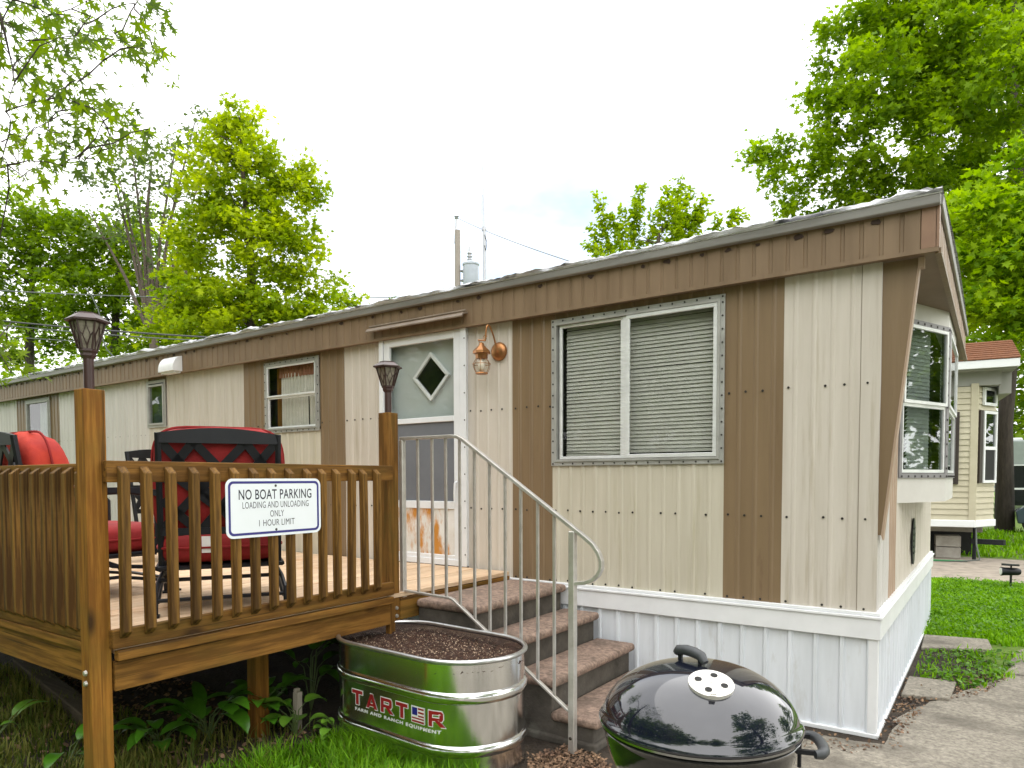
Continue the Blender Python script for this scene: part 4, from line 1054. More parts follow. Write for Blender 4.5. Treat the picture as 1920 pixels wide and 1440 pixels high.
ch2 = make_chair('black chair with a plump faded red cushion left of the corner post', REDO, thick=.135, wide=.32, top=.295, front=-.46)
ch2.location = (-4.72, 2.02, DT); ch2.rotation_euler.z = -math.pi/2
ch3 = make_chair('bare black metal chair frame by the home wall behind the red cushions', RED, False)
ch3.location = (-6.0, 3.55, DT); ch3.rotation_euler.z = R(200)

# ------------------------------------------------------------------ stock tank planter
PX, PY, PA, PH, PR = -2.622, 2.944, -.060, .2737, .3388
tk = thing('stock_tank', 'oval galvanised steel stock tank with red lettering, filled with potting soil', 'planter', (PX, PY, 0))
def stad(u_list_n=14, r=PR, z=0):
    pts = []
    for k in range(u_list_n+1): a = -math.pi/2+math.pi*k/u_list_n; pts.append((PH+r*math.cos(a), r*math.sin(a)))
    for k in range(u_list_n+1): a = math.pi/2+math.pi*k/u_list_n; pts.append((-PH+r*math.cos(a), r*math.sin(a)))
    return [to_w(a, b, z) for a, b in pts]
def to_w(a, b, z): return (PX+a*math.cos(PA)-b*math.sin(PA), PY+a*math.sin(PA)+b*math.cos(PA), z)
prof = []
def rib(z, h=.016, w=.030):
    return [(z+w*math.sin(t)*1.0-0, h*math.cos(t)) for t in np.linspace(-math.pi/2, math.pi/2, 9)]
prof = [(.0, 0), (.015, .006), (.03, 0), (.10, 0)]+rib(.155)+[(.22, 0), (.30, -.001), (.36, 0)]+rib(.425)+[(.48, 0), (.56, 0), (.598, 0)]
vs = []; fs = []; ring = len(stad())
for z, d in prof: vs += stad(r=PR-.012+d, z=z)
for i in range(len(prof)-1): fs += [(i*ring+j, i*ring+(j+1) % ring, (i+1)*ring+(j+1) % ring, (i+1)*ring+j) for j in range(ring)]
n0 = len(vs); vs += stad(r=PR-.018, z=.598)+stad(r=PR-.018, z=.45)
fs += [(n0+j, n0+(j+1) % ring, n0+ring+(j+1) % ring, n0+ring+j) for j in range(ring)]
mb = MB(); mb.add(vs, fs); mb.build('tank_wall', GALV, tk, smooth=50)
mb = MB(); mb.tube(stad(20, r=PR-.008, z=.61), .0135, 8, closed=True); mb.build('rim', GALVR, tk, smooth=60)
NS = 70; g = np.random.default_rng(9); vs = []; fs = []; idm = {}
for i in range(NS):
    for j in range(34):
        a = -(PH+PR)+2*(PH+PR)*i/(NS-1); b = -PR+2*PR*j/33
        da = max(abs(a)-PH, 0); 
        if math.hypot(da, b) > PR-.004: continue
        idm[i, j] = len(vs); vs.append(to_w(a, b, .552+.018*math.sin(a*4)*math.cos(b*6)+g.normal(0, .0055)))
for (i, j) in list(idm):
    q = [(i, j), (i+1, j), (i+1, j+1), (i, j+1)]
    if all(p in idm for p in q): fs.append(tuple(idm[p] for p in q))
mb = MB(); mb.add(vs, fs); mb.build('soil', SOIL, tk)
n = 2600; a = g.uniform(-.58, .58, n); b = g.uniform(-.31, .31, n); k = np.hypot(np.maximum(np.abs(a)-PH, 0), b) < PR-.025
P = np.array([to_w(x, y, .552+.018*math.sin(x*4)*math.cos(y*6)+.004) for x, y in zip(a[k], b[k])])
chip = leaves('perlite', P, .0085, T_OVAL, PERL, tk, droop=0, upb=.5, seed=3); chip['kind'] = 'stuff'
# lettering wrapped on the front wall; u runs along the wall from the left bend
def wrap(u, z, e):
    r = PR-.012+e
    if -PH <= u <= PH: return to_w(u, -r, z)
    if u > PH: a = -math.pi/2+(u-PH)/PR; return to_w(PH+r*math.cos(a), r*math.sin(a), z)
    a = -math.pi/2+(u+PH)/PR; return to_w(-PH+r*math.cos(a), r*math.sin(a), z)
lw, lh, L0, LZ = .088, .079, -.272, .279
GLY = {'T': [[(0, 1), (1, 1), (1, .76), (0, .76)], [(.36, .76), (.64, .76), (.64, 0), (.36, 0)]],
       'A': [[(0, 0), (.27, 0), (.62, .95), (.38, .95)], [(.73, 0), (1.02, 0), (.62, 1), (.38, 1)], [(.25, .34), (.75, .34), (.75, .16), (.25, .16)]],
       'R': [[(0, 1), (.26, 1), (.26, 0), (0, 0)], [(.26, 1), (.86, 1), (.98, .88), (.98, .78), (.26, .78)], [(.74, .78), (.98, .78), (.98, .5), (.74, .5)], [(.26, .56), (.74, .56), (.98, .5), (.88, .36), (.26, .36)],
             [(.44, .37), (.76, .37), (1.14, 0), (.80, 0)]]}
whi, blu = MB(), MB()
def quad_w(mbx, poly, u0, e, grow=0):
    c = (sum(p[0] for p in poly)/len(poly), sum(p[1] for p in poly)/len(poly)); out_ = []
    for p in poly:
        a, b = p[0]*lw, p[1]*lh
        if grow: a += grow*(1 if p[0] > c[0] else -1); b += grow*(1 if p[1] > c[1] else -1)
        out_.append(wrap(u0+a, LZ+b, e))
    mbx.add(out_, [tuple(range(len(out_)))[::-1]])
slots = [L0+i*.119 for i in range(6)]
for u0, chx in zip(slots, 'TART?R'):
    red = MB()
    if chx == '?':
        quad_w(whi, [(0, 1), (1, 1), (1, 0), (0, 0)], u0, .0012, .004)
        quad_w(blu, [(.03, .97), (.46, .97), (.46, .46), (.03, .46)], u0, .0020)
        for b0, b1, a0 in ((.86, .98, .52), (.62, .74, .52), (.40, .50, .52), (.0, .13, 0), (.22, .32, 0)): quad_w(red, [(a0, b1), (1, b1), (1, b0), (a0, b0)], u0, .0020)
    else:
        for q in GLY[chx]: quad_w(whi, q, u0, .0012, .0042); quad_w(red, q, u0, .0020)
    red.build('decal_letter', LOGOR, tk)
v, f = text_mesh('FARM AND RANCH EQUIPMENT', .0235, .0006, 1.25, 'LEFT')
a = np.array(v); k = .645/(a[:, 0].max()-a[:, 0].min())
whi.add([wrap(L0+.022+p[0]*k, LZ-.034+p[1], .0014) for p in v], [t[::-1] for t in f])
whi.build('decal_outline', LOGOW, tk); blu.build('decal_canton', LOGOB, tk)

# ------------------------------------------------------------------ kettle grill
KC = Vector((-.735, 2.061, .788)); KR = .292
kg = thing('kettle_grill', 'black enamel kettle charcoal grill with a domed lid and steel vent', 'grill', (KC.x, KC.y, 0))
LH = .166
def lidz(r): return LH*(max(0, 1-(r/KR)**2.35))**(1/1.75)
prof = [(KR*math.sin(t), 0) for t in []]
rs = [KR*math.sin(t) for t in np.linspace(math.pi/2, 0, 30)]
prof = [(KR+.010, -.007), (KR+.012, -.001), (KR+.006, .008), (KR-.001, .014)]+[(max(r*.985, 1e-7), lidz(r*.985)+.004) for r in rs]
mb = MB(); mb.lathe(prof, KC, 72); mb.build('lid', ENAM, kg, smooth=60)
mb = MB(); mb.lathe([(KR+.001, -.008), (KR+.008, -.0095), (KR+.008, -.016), (KR+.001, -.019)], KC, 72); mb.build('rim_band', CHROME, kg, smooth=50)
bowl = [(KR-.002, -.020), (KR+.004, -.026), (KR-.006, -.034)]+[((KR-.006)*math.cos(t)**.55, -.034-.21*math.sin(t)**1.15) for t in np.linspace(.08, math.pi/2-.02, 20)]
mb = MB(); mb.lathe(bowl, KC, 72); mb.build('bowl', ENAMB, kg, smooth=60)
# lid handle
hd = Vector((.88, -.47, 0))
hb = Vector((KC.x-.028, KC.y+.004, KC.z+LH-.012))
mb = MB(); pts = [hb+hd*a+Vector((0, 0, b)) for a, b in ((-.064, .030), (-.052, .041), (-.02, .047), (.02, .047), (.050, .042), (.066, .026))]
mb.tube(pts, [.012, .016, .0165, .0165, .016, .012], 8); h = mb.build('lid_handle', GRIP, kg, smooth=60)
for s in (-1, 1):
    p = hb+hd*(.045*s); mb = MB(); mb.tube([(p.x, p.y, p.z-.03), (p.x, p.y, p.z+.036)], .0085, 4); mb.build('bracket', BLKM, h)
# lid vent disc
vn0 = Vector((.082, -.126, 0)); vr = vn0.length
def lidp(x, y): return Vector((KC.x+x, KC.y+y, KC.z+lidz(math.hypot(x, y))+.004))
vc = lidp(vn0.x, vn0.y); tx = (lidp(vn0.x*1.2, vn0.y*1.2)-lidp(vn0.x*.8, vn0.y*.8)).normalized(); ty = Vector((0, 0, 1)).cross(tx).normalized(); tn = tx.cross(ty)
RV = .064
def vp(a, r, e): return vc+tx*(r*math.cos(a))+ty*(r*math.sin(a))+tn*e
mb = MB(); n = 40
vs = [vp(2*math.pi*i/n, RV, .004) for i in range(n)]+[vp(2*math.pi*i/n, RV, -.014) for i in range(n)]+[vp(0, 0, .0075)]
mb.add(vs, [(i, (i+1) % n, 2*n) for i in range(n)]+[(n+i, n+(i+1) % n, (i+1) % n, i) for i in range(n)])
q = [vp(.1+R(-25), RV-.004, .006), vp(.1+R(-5), RV-.004, .006), vp(.1+R(-8), RV+.006, .017), vp(.1+R(-22), RV+.006, .017)]
mb.add(q, [(0, 1, 2, 3)])
vd = mb.build('vent_disc', VENT, kg, smooth=30)
mb = MB()
for k in range(4):
    a0 = R(45+90*k+20); c = vp(a0, .037, 0)
    mb = MB(); mb.add([c+tx*(.0105*math.cos(t))+ty*(.0105*math.sin(t))+tn*.0072 for t in np.linspace(0, 2*math.pi, 17)[:-1]], [tuple(range(16))])
    mb.build('vent_hole', DARK, vd)
mb = MB(); mb.add([vp(t, .005, .0085) for t in np.linspace(0, 2*math.pi, 11)[:-1]], [tuple(range(10))]); mb.build('vent_rivet', STEEL, vd)
# side handle
dv = Vector((.93, .36, 0)).normalized(); pv = Vector((-dv.y, dv.x, 0))
mb = MB(); e0 = KC+Vector((0, 0, -.055))
for s in (-1, 1):
    a = e0+dv*(KR-.025)+pv*(.065*s); b = e0+dv*(KR+.042)+pv*(.068*s); mb.tube([a, b], .009, 4)
h = mb.build('side_handle', BLKM, kg)
mb = MB(); pts = [e0+dv*(KR+a)+pv*b for a, b in ((.030, -.082), (.048, -.076), (.060, -.05), (.064, 0), (.060, .05), (.048, .076), (.030, .082))]
mb.tube(pts, [.012, .015, .016, .016, .016, .015, .012], 8); mb.build('handle_grip', GRIP, h, smooth=60)
mb = MB(); a = e0+dv*(KR+.004)+pv*.02+Vector((0, 0, .04)); mb.tube([a, a+Vector((0, 0, -.12))], .006, 6); mb.build('tool_hook', BLKM, kg)
for k, ang in enumerate((30, 150, 270)):
    a = R(ang); ca, sa = math.cos(a), math.sin(a)
    mb = MB(); mb.tube([(KC.x+.20*ca, KC.y+.20*sa, KC.z-.19), (KC.x+.29*ca, KC.y+.29*sa, .012)], .012, 8); mb.build('leg', CHROME, kg, smooth=50)

# ------------------------------------------------------------------ plants, timber and stake under the deck
def blade(mb, base, yaw, elev, L, w, droop, n=6, fold=.25):
    d0 = Vector((math.cos(yaw), math.sin(yaw), 0)); s = Vector((-math.sin(yaw), math.cos(yaw), 0)); p = Vector(base); e = elev; vs = []
    for i in range(n+1):
        t = i/n; wd = w*(math.sin(math.pi*min(1, .06+.94*t**.8))**.8)*.5 if i < n else .001
        up = Vector((-math.cos(yaw)*math.sin(e), -math.sin(yaw)*math.sin(e), math.cos(e)))
        vs += [p-s*wd+up*wd*fold, p, p+s*wd+up*wd*fold]
        p = p+(d0*math.cos(e)+Vector((0, 0, 1))*math.sin(e))*(L/n); e -= droop/n
    mb.add(vs, [(3*i+j, 3*i+j+1, 3*i+4+j, 3*i+3+j) for i in range(n) for j in (0, 1)])
WEEDL = pbr('broad_weed_leaf', (.05, .16, .010), (.08, .23, .014), scale=12, rough=.32, spec=.5, island=.35)
WEEDB = pbr('bright_weed_leaf', (.10, .24, .02), (.15, .30, .03), scale=12, rough=.35, spec=.5, island=.3)
STEMM = pbr('green_stem', (.09, .13, .04), rough=.6)
def plant(x, y, n, L, w, mat, label, seed, zst=.12, grp='broad leaved weeds growing under the deck'):
    g = random.Random(seed); t = thing('weed_plant', label, 'plant', (x, y, 0), grp)
    lv, sm = MB(), MB()
    for k in range(n):
        yaw = g.uniform(0, 6.28); r = g.uniform(.0, .05); h = g.uniform(.2, 1)*zst; l = L*g.uniform(.6, 1.15)
        b = Vector((x+r*math.cos(yaw)*1.5, y+r*math.sin(yaw)*1.5, h+.02))
        tip = b+Vector((math.cos(yaw), math.sin(yaw), .9))*l*.28
        sm.tube([(x, y, 0), tuple(b), tuple(tip)], [.004, .0035, .002], 5)
        blade(lv, tip, yaw, g.uniform(.2, .9), l, w*g.uniform(.75, 1.2), g.uniform(.9, 1.9))
    sm.build('stems', STEMM, t); lv.build('foliage', mat, t, smooth=80)
    return t
plant(-3.72, 2.26, 15, .25, .10, WEEDL, 'dark broad-leaved weed in the middle of the shade under the deck', 1, .16)
plant(-3.60, 2.52, 13, .23, .09, WEEDL, 'broad-leaved weed just left of the short support post', 2, .18)
plant(-3.86, 2.05, 10, .20, .08, WEEDL, 'low weed right of the corner post foot', 3, .08)
plant(-4.75, 1.55, 8, .17, .065, WEEDB, 'pale green seedling left of the corner post', 4, .08)
plant(-3.98, 1.62, 7, .17, .07, WEEDL, 'thin weed behind the corner post foot', 8, .10)
plant(-3.36, 2.60, 10, .14, .10, WEEDB, 'bright leafy weed beside the bleached stake', 5, .14)
plant(-3.12, 2.70, 10, .10, .065, WEEDB, 'bright round-leaved weed against the steel tank', 6, .10)
plant(-3.66, 2.95, 10, .20, .11, WEEDL, 'tall leafy vine behind the short support post', 7, .48)
plant(-2.86, 2.20, 8, .08, .05, WEEDB, 'small plantain weed in the grass before the tank', 9, .04)
plant(-2.38, 2.30, 8, .08, .05, WEEDB, 'small plantain weed in front of the tank end', 10, .04)
mb = MB(); mb.prism([(-6.4, 2.35, .02), (-6.36, 2.22, .02), (-4.14, 1.86, .02), (-4.18, 1.99, .02)], (0, 0, .085))
tag(mb.build('timber', TIMB, bevel=.006), 'old grey timber lying in the dark under the deck', 'timber')
mb = MB(); mb.prism([(-3.475, 2.66, 0), (-3.432, 2.665, 0), (-3.43, 2.70, 0), (-3.472, 2.695, 0)], (.004, .002, .235))
mb.prism([(-3.470, 2.664, .2352), (-3.445, 2.667, .2352), (-3.443, 2.697, .2352), (-3.468, 2.693, .2352)], (.002, .002, .02))
tag(mb.build('wooden_stake', STAKE, bevel=.004), 'short bleached wooden stake in the weeds left of the tank', 'stake')

# ------------------------------------------------------------------ neighbouring home
nb = thing('neighbour_home', 'cream sided park home with a red shingle roof, standing on blocks', 'park home', (-2, 16.5, 0))
NR = R(7)
def nbp(u, v, z):   # local: u along the front (right positive), v depth
    return (-.30+u*math.cos(NR)-v*math.sin(NR), 15.0+u*math.sin(NR)+v*math.cos(NR), z)
def nbox(mb, u0, u1, v0, v1, z0, z1):
    mb.prism([nbp(u0, v0, z0), nbp(u1, v0, z0), nbp(u1, v1, z0), nbp(u0, v1, z0)], (0, 0, z1-z0))
def lap(mb, P, Q, z0, z1, step=.105):
    """lapped siding between two plan points"""
    d = Vector((Q[0]-P[0], Q[1]-P[1])); nrm = Vector((d.y, -d.x)).normalized()
    z = z0
    while z < z1-.01:
        zt = min(z+step, z1)
        a = Vector(P[:2])+nrm*.022; b = Vector(Q[:2])+nrm*.022; a2 = Vector(P[:2])+nrm*.004; b2 = Vector(Q[:2])+nrm*.004
        mb.add([(a.x, a.y, z), (b.x, b.y, z), (b2.x, b2.y, zt), (a2.x, a2.y, zt), (a2.x, a2.y, z), (b2.x, b2.y, z)], [(0, 1, 2, 3), (4, 5, 1, 0)]); z = zt
SP = .78; SV = .62                                 # angled side of the bay
mb = MB(); lap(mb, nbp(-6, 0, 0), nbp(0, 0, 0), .74, 3.15); lap(mb, nbp(0, 0, 0), nbp(.36, SV, 0), .74, 3.15); lap(mb, nbp(.36, SV, 0), nbp(.36, 9, 0), .74, 3.15)
nbox(mb, -6, -.02, .03, 9, .74, 3.15); mb.prism([nbp(-.02, .03, .74), nbp(.33, SV, .74), nbp(.33, 8.9, .74), nbp(-.02, 8.9, .74)], (0, 0, 2.41))
mb.build('siding', SIDING, nb)
mb = MB(); nbox(mb, -.085, .035, -.035, .06, .70, 3.2); mb.build('corner_board', SIDING, nb, bevel=.01)
mb = MB(); nbox(mb, -6, .02, -.05, -.0, .62, .75); mb.prism([nbp(.02, -.05, .62), nbp(.41, SV-.02, .62), nbp(.36, SV, .62), nbp(-.03, 0, .62)], (0, 0, .13)); mb.build('base_trim', VWHITE, nb, bevel=.01)
mb = MB(); nbox(mb, -6, .58, -.32, -.27, 3.42, 3.56); nbox(mb, .55, .58, -.27, 9, 3.42, 3.56); mb.build('eave_trim', VWHITE, nb, bevel=.006)
mb = MB(); nbox(mb, -6, .55, -.26, 9, 3.40, 3.43); nbox(mb, .36, .545, .25, 9, 3.02, 3.40); nbox(mb, -6, .36, -.0, 9, 3.16, 3.40); mb.build('eave_box', pbr('grey_eave', (.30, .30, .28), rough=.6), nb)
mb = MB(); rows = 9
for k in range(rows):
    t0, t1 = k/rows, (k+1)/rows
    v0, v1 = -.33+1.0*t0, -.33+1.0*t1; z0_, z1_ = 3.565+.46*t0, 3.565+.46*t1
    mb.prism([nbp(-6, v0, z0_), nbp(-6, v0, z0_+.022), nbp(-6, v1+.03, z1_+.012), nbp(-6, v1+.03, z1_)], Vector(nbp(.59, 0, 0))-Vector(nbp(-6, 0, 0)))
mb.prism([nbp(.56, -.32, 3.562), nbp(.56, 9, 3.562), nbp(.56, 9, 4.0), nbp(.56, .68, 4.02)], Vector(nbp(-6.5, 0, 0))-Vector(nbp(0, 0, 0)))
mb.build('roof', SHING, nb)
def nwin(u0, v0, u1, v1, z0, z1, low):
    a, b = Vector(nbp(u0, v0, 0)), Vector(nbp(u1, v1, 0)); d = (b-a); L = d.length; d /= L; nr = Vector((d.y, -d.x, 0))
    def q(mb, s0, s1, n0, n1, za, zb): mb.prism([a+d*s0+nr*n0+Vector((0, 0, za)), a+d*s1+nr*n0+Vector((0, 0, za)), a+d*s1+nr*n1+Vector((0, 0, za)), a+d*s0+nr*n1+Vector((0, 0, za))], (0, 0, zb-za))
    mb = MB(); e = .05
    q(mb, 0, L, .02, .06, z0, z0+e); q(mb, 0, L, .02, .06, z1-e, z1); q(mb, 0, e, .02, .06, z0+e, z1-e); q(mb, L-e, L, .02, .06, z0+e, z1-e)
    if low: q(mb, e, L-e, .02, .055, low-.03, low+.03)
    f = mb.build('window', VWHITE, nb)
    mb = MB(); q(mb, e, L-e, .03, .035, (low or z0)+.01, z1-e); mb.build('pane', GLASSM, f)
    mb = MB()
    if low: q(mb, e, L-e, .03, .04, z0+e, low-.03)
    q(mb, e, L-e, .022, .026, (low or z0), z1-e)
    mb.build('dark_screen', DARK, f)
nwin(.10, .10*SV/.36, .345, .345*SV/.36, 1.42, 2.72, 2.05); nwin(.09, .09*SV/.36, .33, .33*SV/.36, 2.82, 3.14, None)
mb = MB()
nbox(mb, -.60, -.25, -.05, -.02, 1.40, 2.70)
for z in np.arange(1.44, 2.68, .035): nbox(mb, -.57, -.28, -.058, -.0505, z, z+.02)
mb.build('shutter', SHUT, nb)
mb = MB(); mb.prism([nbp(.045, .04, 1.42), nbp(.10, .135, 1.42), nbp(.13, .12, 1.42), nbp(.075, .02, 1.42)], (0, 0, 1.3)); mb.build('shutter', SHUT, nb)
mb = MB()
for u in (-.55, -2.5, -4.5):
    for k in range(2): nbox(mb, u, u+.40, .35, .75, .012+.215*k, .215+.215*k)
nbox(mb, -1.05, -.93, .5, .6, .01, .64)
nbox(mb, -6, .2, .5, .62, .50, .62)
mb.build('block_pier', BLOCK, nb, bevel=.008)
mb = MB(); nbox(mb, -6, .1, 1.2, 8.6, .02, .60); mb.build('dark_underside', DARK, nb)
mb = MB(); mb.tube([nbp(u, -.15+.12*math.sin(u*3), .025) for u in np.linspace(-2.2, -.1, 20)], .016, 6); mb.tube([nbp(u, -.22+.1*math.sin(u*3+1), .025) for u in np.linspace(-2.2, -.3, 20)], .016, 6)
tag(mb.build('garden_hose', GHOSE, smooth=60), 'green garden hose lying in front of the cream park home', 'hose')
mb = MB(); mb.tube([nbp(.05, .1, .6), nbp(.06, .05, .3), nbp(.1, -.1, .05), nbp(-.2, -.25, .02), nbp(-.9, -.28, .02)], .014, 6)
tag(mb.build('drain_hose', CABLEG, smooth=60), 'grey drain hose hanging from the cream park home', 'hose')
mb = MB(); mb.prism([nbp(.0, .3, .30), nbp(.48, .2, .30), nbp(.52, .24, .30), nbp(.52, .3, .30), nbp(.0, .45, .30)], (0, 0, .09)); mb.tube([nbp(.06, .36, .01), nbp(.06, .36, .6)], .035, 8)
mb.build('tow_hitch', BLKM, nb)

# solar spot light on a stake in the far lawn edge
sp = thing('spot_light', 'small black solar spot light on a stake at the lawn edge', 'garden light', (.21, 11.7, 0))
mb = MB(); mb.tube([(.21, 11.7, 0), (.21, 11.7, .19)], .014, 6); mb.build('stake', BLKM, sp)
mb = MB(); c = Vector((.21, 11.7, .23)); dd = Vector((-.55, -.83, 0)).normalized(); dd = Vector((-.95, -.30, .0)).normalized()
mb.tube([c-dd*.11, c-dd*.08, c+dd*.08, c+dd*.12], [.035, .05, .055, .062], 12); mb.build('lamp_head', BLKM, sp, smooth=40)
mb = MB(); mb.tube([c+dd*.1205, c+dd*.124], .05, 12); mb.build('lens', LOGOW, sp)
mb = MB(); mb.box(.10, .30, 11.63, 11.77, .315, .33); mb.box(.2, .22, 11.69, 11.71, .26, .3149); mb.build('solar_panel', BLKM, sp)

# golf cart and camper by the far trunk
def cart():
    o = at(1915, 1000, 19); X, Y = o.x+1.05, o.y
    t = thing('golf_cart', 'dark golf cart with a tan roof parked beyond the driveway', 'golf cart', (X, Y, 0))
    mb = MB(); mb.prism([(X-1.15, Y-.55, .28), (X-1.2, Y-.55, .62), (X-.75, Y-.55, .86), (X-.55, Y-.55, .86), (X-.5, Y-.55, .42), (X+.2, Y-.55, .42), (X+.25, Y-.55, .75), (X+1.1, Y-.55, .75), (X+1.15, Y-.55, .3)], (0, 1.1, 0)); mb.build('body', CARTB, t, bevel=.03, seg=2)
    mb = MB(); mb.box(X-.9, X+.75, Y-.58, Y+.58, 1.80, 1.86); mb.build('roof', TANK2, t, bevel=.03, seg=3)
    mb = MB()
    for s in (-.5, .5):
        mb.tube([(X-.78, Y+s, .86), (X-.55, Y+s, 1.80)], .022, 6); mb.tube([(X+.68, Y+s, .75), (X+.62, Y+s, 1.80)], .022, 6)
    mb.build('roof_posts', BLKM, t)
    mb = MB(); mb.box(X+.0, X+.55, Y-.5, Y+.5, .752, .90); mb.box(X+.45, X+.58, Y-.5, Y+.5, .9005, 1.3); mb.build('seat', TANK2, t, bevel=.03, seg=2)
    mb = MB(); mb.prism([(X-.74, Y-.45, .95), (X-.58, Y-.45, 1.72), (X-.57, Y-.45, 1.72), (X-.73, Y-.45, .95)], (0, .9, 0)); mb.build('windscreen', GLASSM, t)
    for sx in (-.8, .72):
        for sy in (-.56, .46):
            mb = MB(); mb.lathe([(.10, 0), (.23, .01), (.235, .05), (.23, .10), (.10, .11)], (X+sx, Y+sy, .235), 18, 'y'); mb.build('wheel', TYRE, t, smooth=40)
cart()
def camper():
    o = at(1990, 1000, 25.5); X, Y = o.x, o.y
    t = thing('camper', 'grey camper trailer with a black lower half behind the golf cart', 'camper', (X, Y, 0))
    mb = MB(); mb.prism([(X-2.1, Y, .95), (X-2.3, Y, 1.6), (X-2.15, Y, 2.75), (X-1.9, Y, 2.9), (X+4, Y, 2.9), (X+4, Y, .95)], (0, 2.4, 0)); mb.build('body', CAMP, t, bevel=.04, seg=2)
    mb = MB(); mb.box(X-2.0, X+4.01, Y-.02, Y-.002, .6, 1.95); mb.box(X-2.0, X+4, Y+.02, Y+2.3, .45, .948); mb.build('lower_panel', pbr('black_gloss_panel', (.01, .012, .014), rough=.2), t)
    mb = MB(); mb.box(X-2.05, X+4.02, Y-.03, Y-.021, 1.95, 2.0); mb.box(X-2.05, X+4.02, Y-.03, Y-.021, 1.05, 1.12); mb.build('stripe', VWHITE, t)
    mb = MB(); mb.box(X-1.0, X-.2, Y+.6, Y+1.4, 2.901, 3.12); mb.box(X-1.7, X-1.2, Y+.8, Y+1.4, 2.901, 3.04); mb.build('roof_unit', VWHITE, t, bevel=.05, seg=2)
    for sx in (.6, 1.5):
        mb = MB(); mb.lathe([(.2, 0), (.36, .01), (.37, .1), (.36, .2), (.2, .21)], (X+sx, Y+.1, .37), 20, 'y'); mb.build('wheel', TYRE, t, smooth=40)
camper()

# ------------------------------------------------------------------ pole, mast, cables
pb = at(858, 900, 22); px_, py_ = pb.x, pb.y
up = thing('utility_pole', 'weathered wooden utility pole with an insulator behind the roof', 'utility pole', (px_, py_, 0))
tp = at(858, 432, 22)
mb = MB(); mb.tube([(px_, py_, 0), (tp.x, tp.y, tp.z)], [.13, .085], 12); mb.build('pole', POLEW, up, smooth=50)
mb = MB(); q = at(856, 405, 22); mb.tube([(tp.x-.07, tp.y-.05, tp.z-.4), (q.x, q.y, q.z-.08)], .035, 6); mb.lathe([(.03, -.1), (.07, -.07), (.03, -.04), (.08, -.02), (.03, .03), (0, .04)], q, 10); mb.build('insulator', MAST, up)
tc_ = at(883, 520, 22)
mb = MB(); mb.lathe([(.0, -.62), (.22, -.62), (.25, -.58), (.25, .35), (.27, .37), (.27, .42), (.20, .47), (0, .5)], tc_, 20); tr_ = mb.build('transformer', TRANS, up, smooth=40)
mb = MB(); mb.lathe([(.06, .48), (.09, .55), (.05, .60), (.09, .65), (.05, .70), (.08, .75), (.04, .82), (.03, .95), (0, .96)], tc_-Vector((.03, .02, 0)), 10); mb.build('bushing', MAST, tr_)
mb = MB(); mb.box(tc_.x-.34, tc_.x-.1, tc_.y-.1, tc_.y+.02, tc_.z-.1, tc_.z-.04); mb.box(tc_.x-.34, tc_.x-.1, tc_.y-.1, tc_.y+.02, tc_.z+.2, tc_.z+.26); mb.build('bracket', MAST, tr_)
ab = at(910, 700, 14)
an = thing('antenna_mast', 'slender grey whip antenna on a mast behind the roof', 'antenna', (ab.x, ab.y, 0))
a1, a2 = at(908, 425, 14), at(905, 308, 14)
mb = MB(); mb.tube([(ab.x, ab.y, 0), a1], .030, 8); mb.build('mast', MAST, an, smooth=50)
mb = MB(); mb.tube([a1, a2], [.016, .007], 6); a3 = at(904, 365, 14); mb.tube([a1-Vector((.04, .02, .1)), a3], .010, 6); mb.tube([at(905, 430, 14), at(912, 430, 14)], .03, 6); mb.build('whip', MAST, an)
mb = MB(); mb.tube([at(909, 440, 13.97), at(913, 455, 13.97), at(911, 470, 13.97), at(908, 460, 13.97)], .008, 5); mb.build('cable_loop', CABLE, an)
def wire(a, b, sag, r, label, mat=CABLE, n=24, grp='overhead wires'):
    a, b = Vector(a), Vector(b)
    mb = MB(); mb.tube([a.lerp(b, t/n)+Vector((0, 0, -sag*4*(t/n)*(1-t/n))) for t in range(n+1)], r, 5)
    return tag(mb.build('overhead_wire', mat), label, 'wire', grp)
wire(at(856, 408, 22), at(1250, 545, 9), .1, .010, 'thin wire falling from the pole top to the right behind the roof', CABLEG)
wire(at(860, 552, 21), at(-300, 525, 15), .25, .014, 'single black wire crossing the trees well above the left lantern', CABLEG)
wire(at(560, 640, 14), at(-300, 565, 14), .12, .017, 'upper of two close wires passing behind the left lantern', CABLE)
wire(at(520, 645, 14), at(-300, 572, 14), .12, .011, 'lower of two close wires passing behind the left lantern', CABLEG)
wire(at(150, 640, 16), at(-300, 600, 16), .05, .009, 'short faint wire below the left lantern head', CABLEG)
mb = MB(); pts = [at(x, y, 15.0) for x, y in ((160, 540), (172, 555), (184, 580), (191, 610), (192, 635), (200, 655), (216, 672), (226, 690))]
mb.tube(pts, .014, 6); tag(mb.build('service_cable', CABLEG, smooth=60), 'curved grey service cable dropping to the roof behind the left lantern', 'cable')

# ------------------------------------------------------------------ trees
def B(lst, w): return [(tuple(at(x, y, w+(q[0] if q else 0))), r) for x, y, r, *q in lst]
def T(lst, w): return [(tuple(at(x, y, w)), r) for x, y, r in lst]
def ground_of(px, w):
    p = at(px, 900, w); return (p.x, p.y, 0)
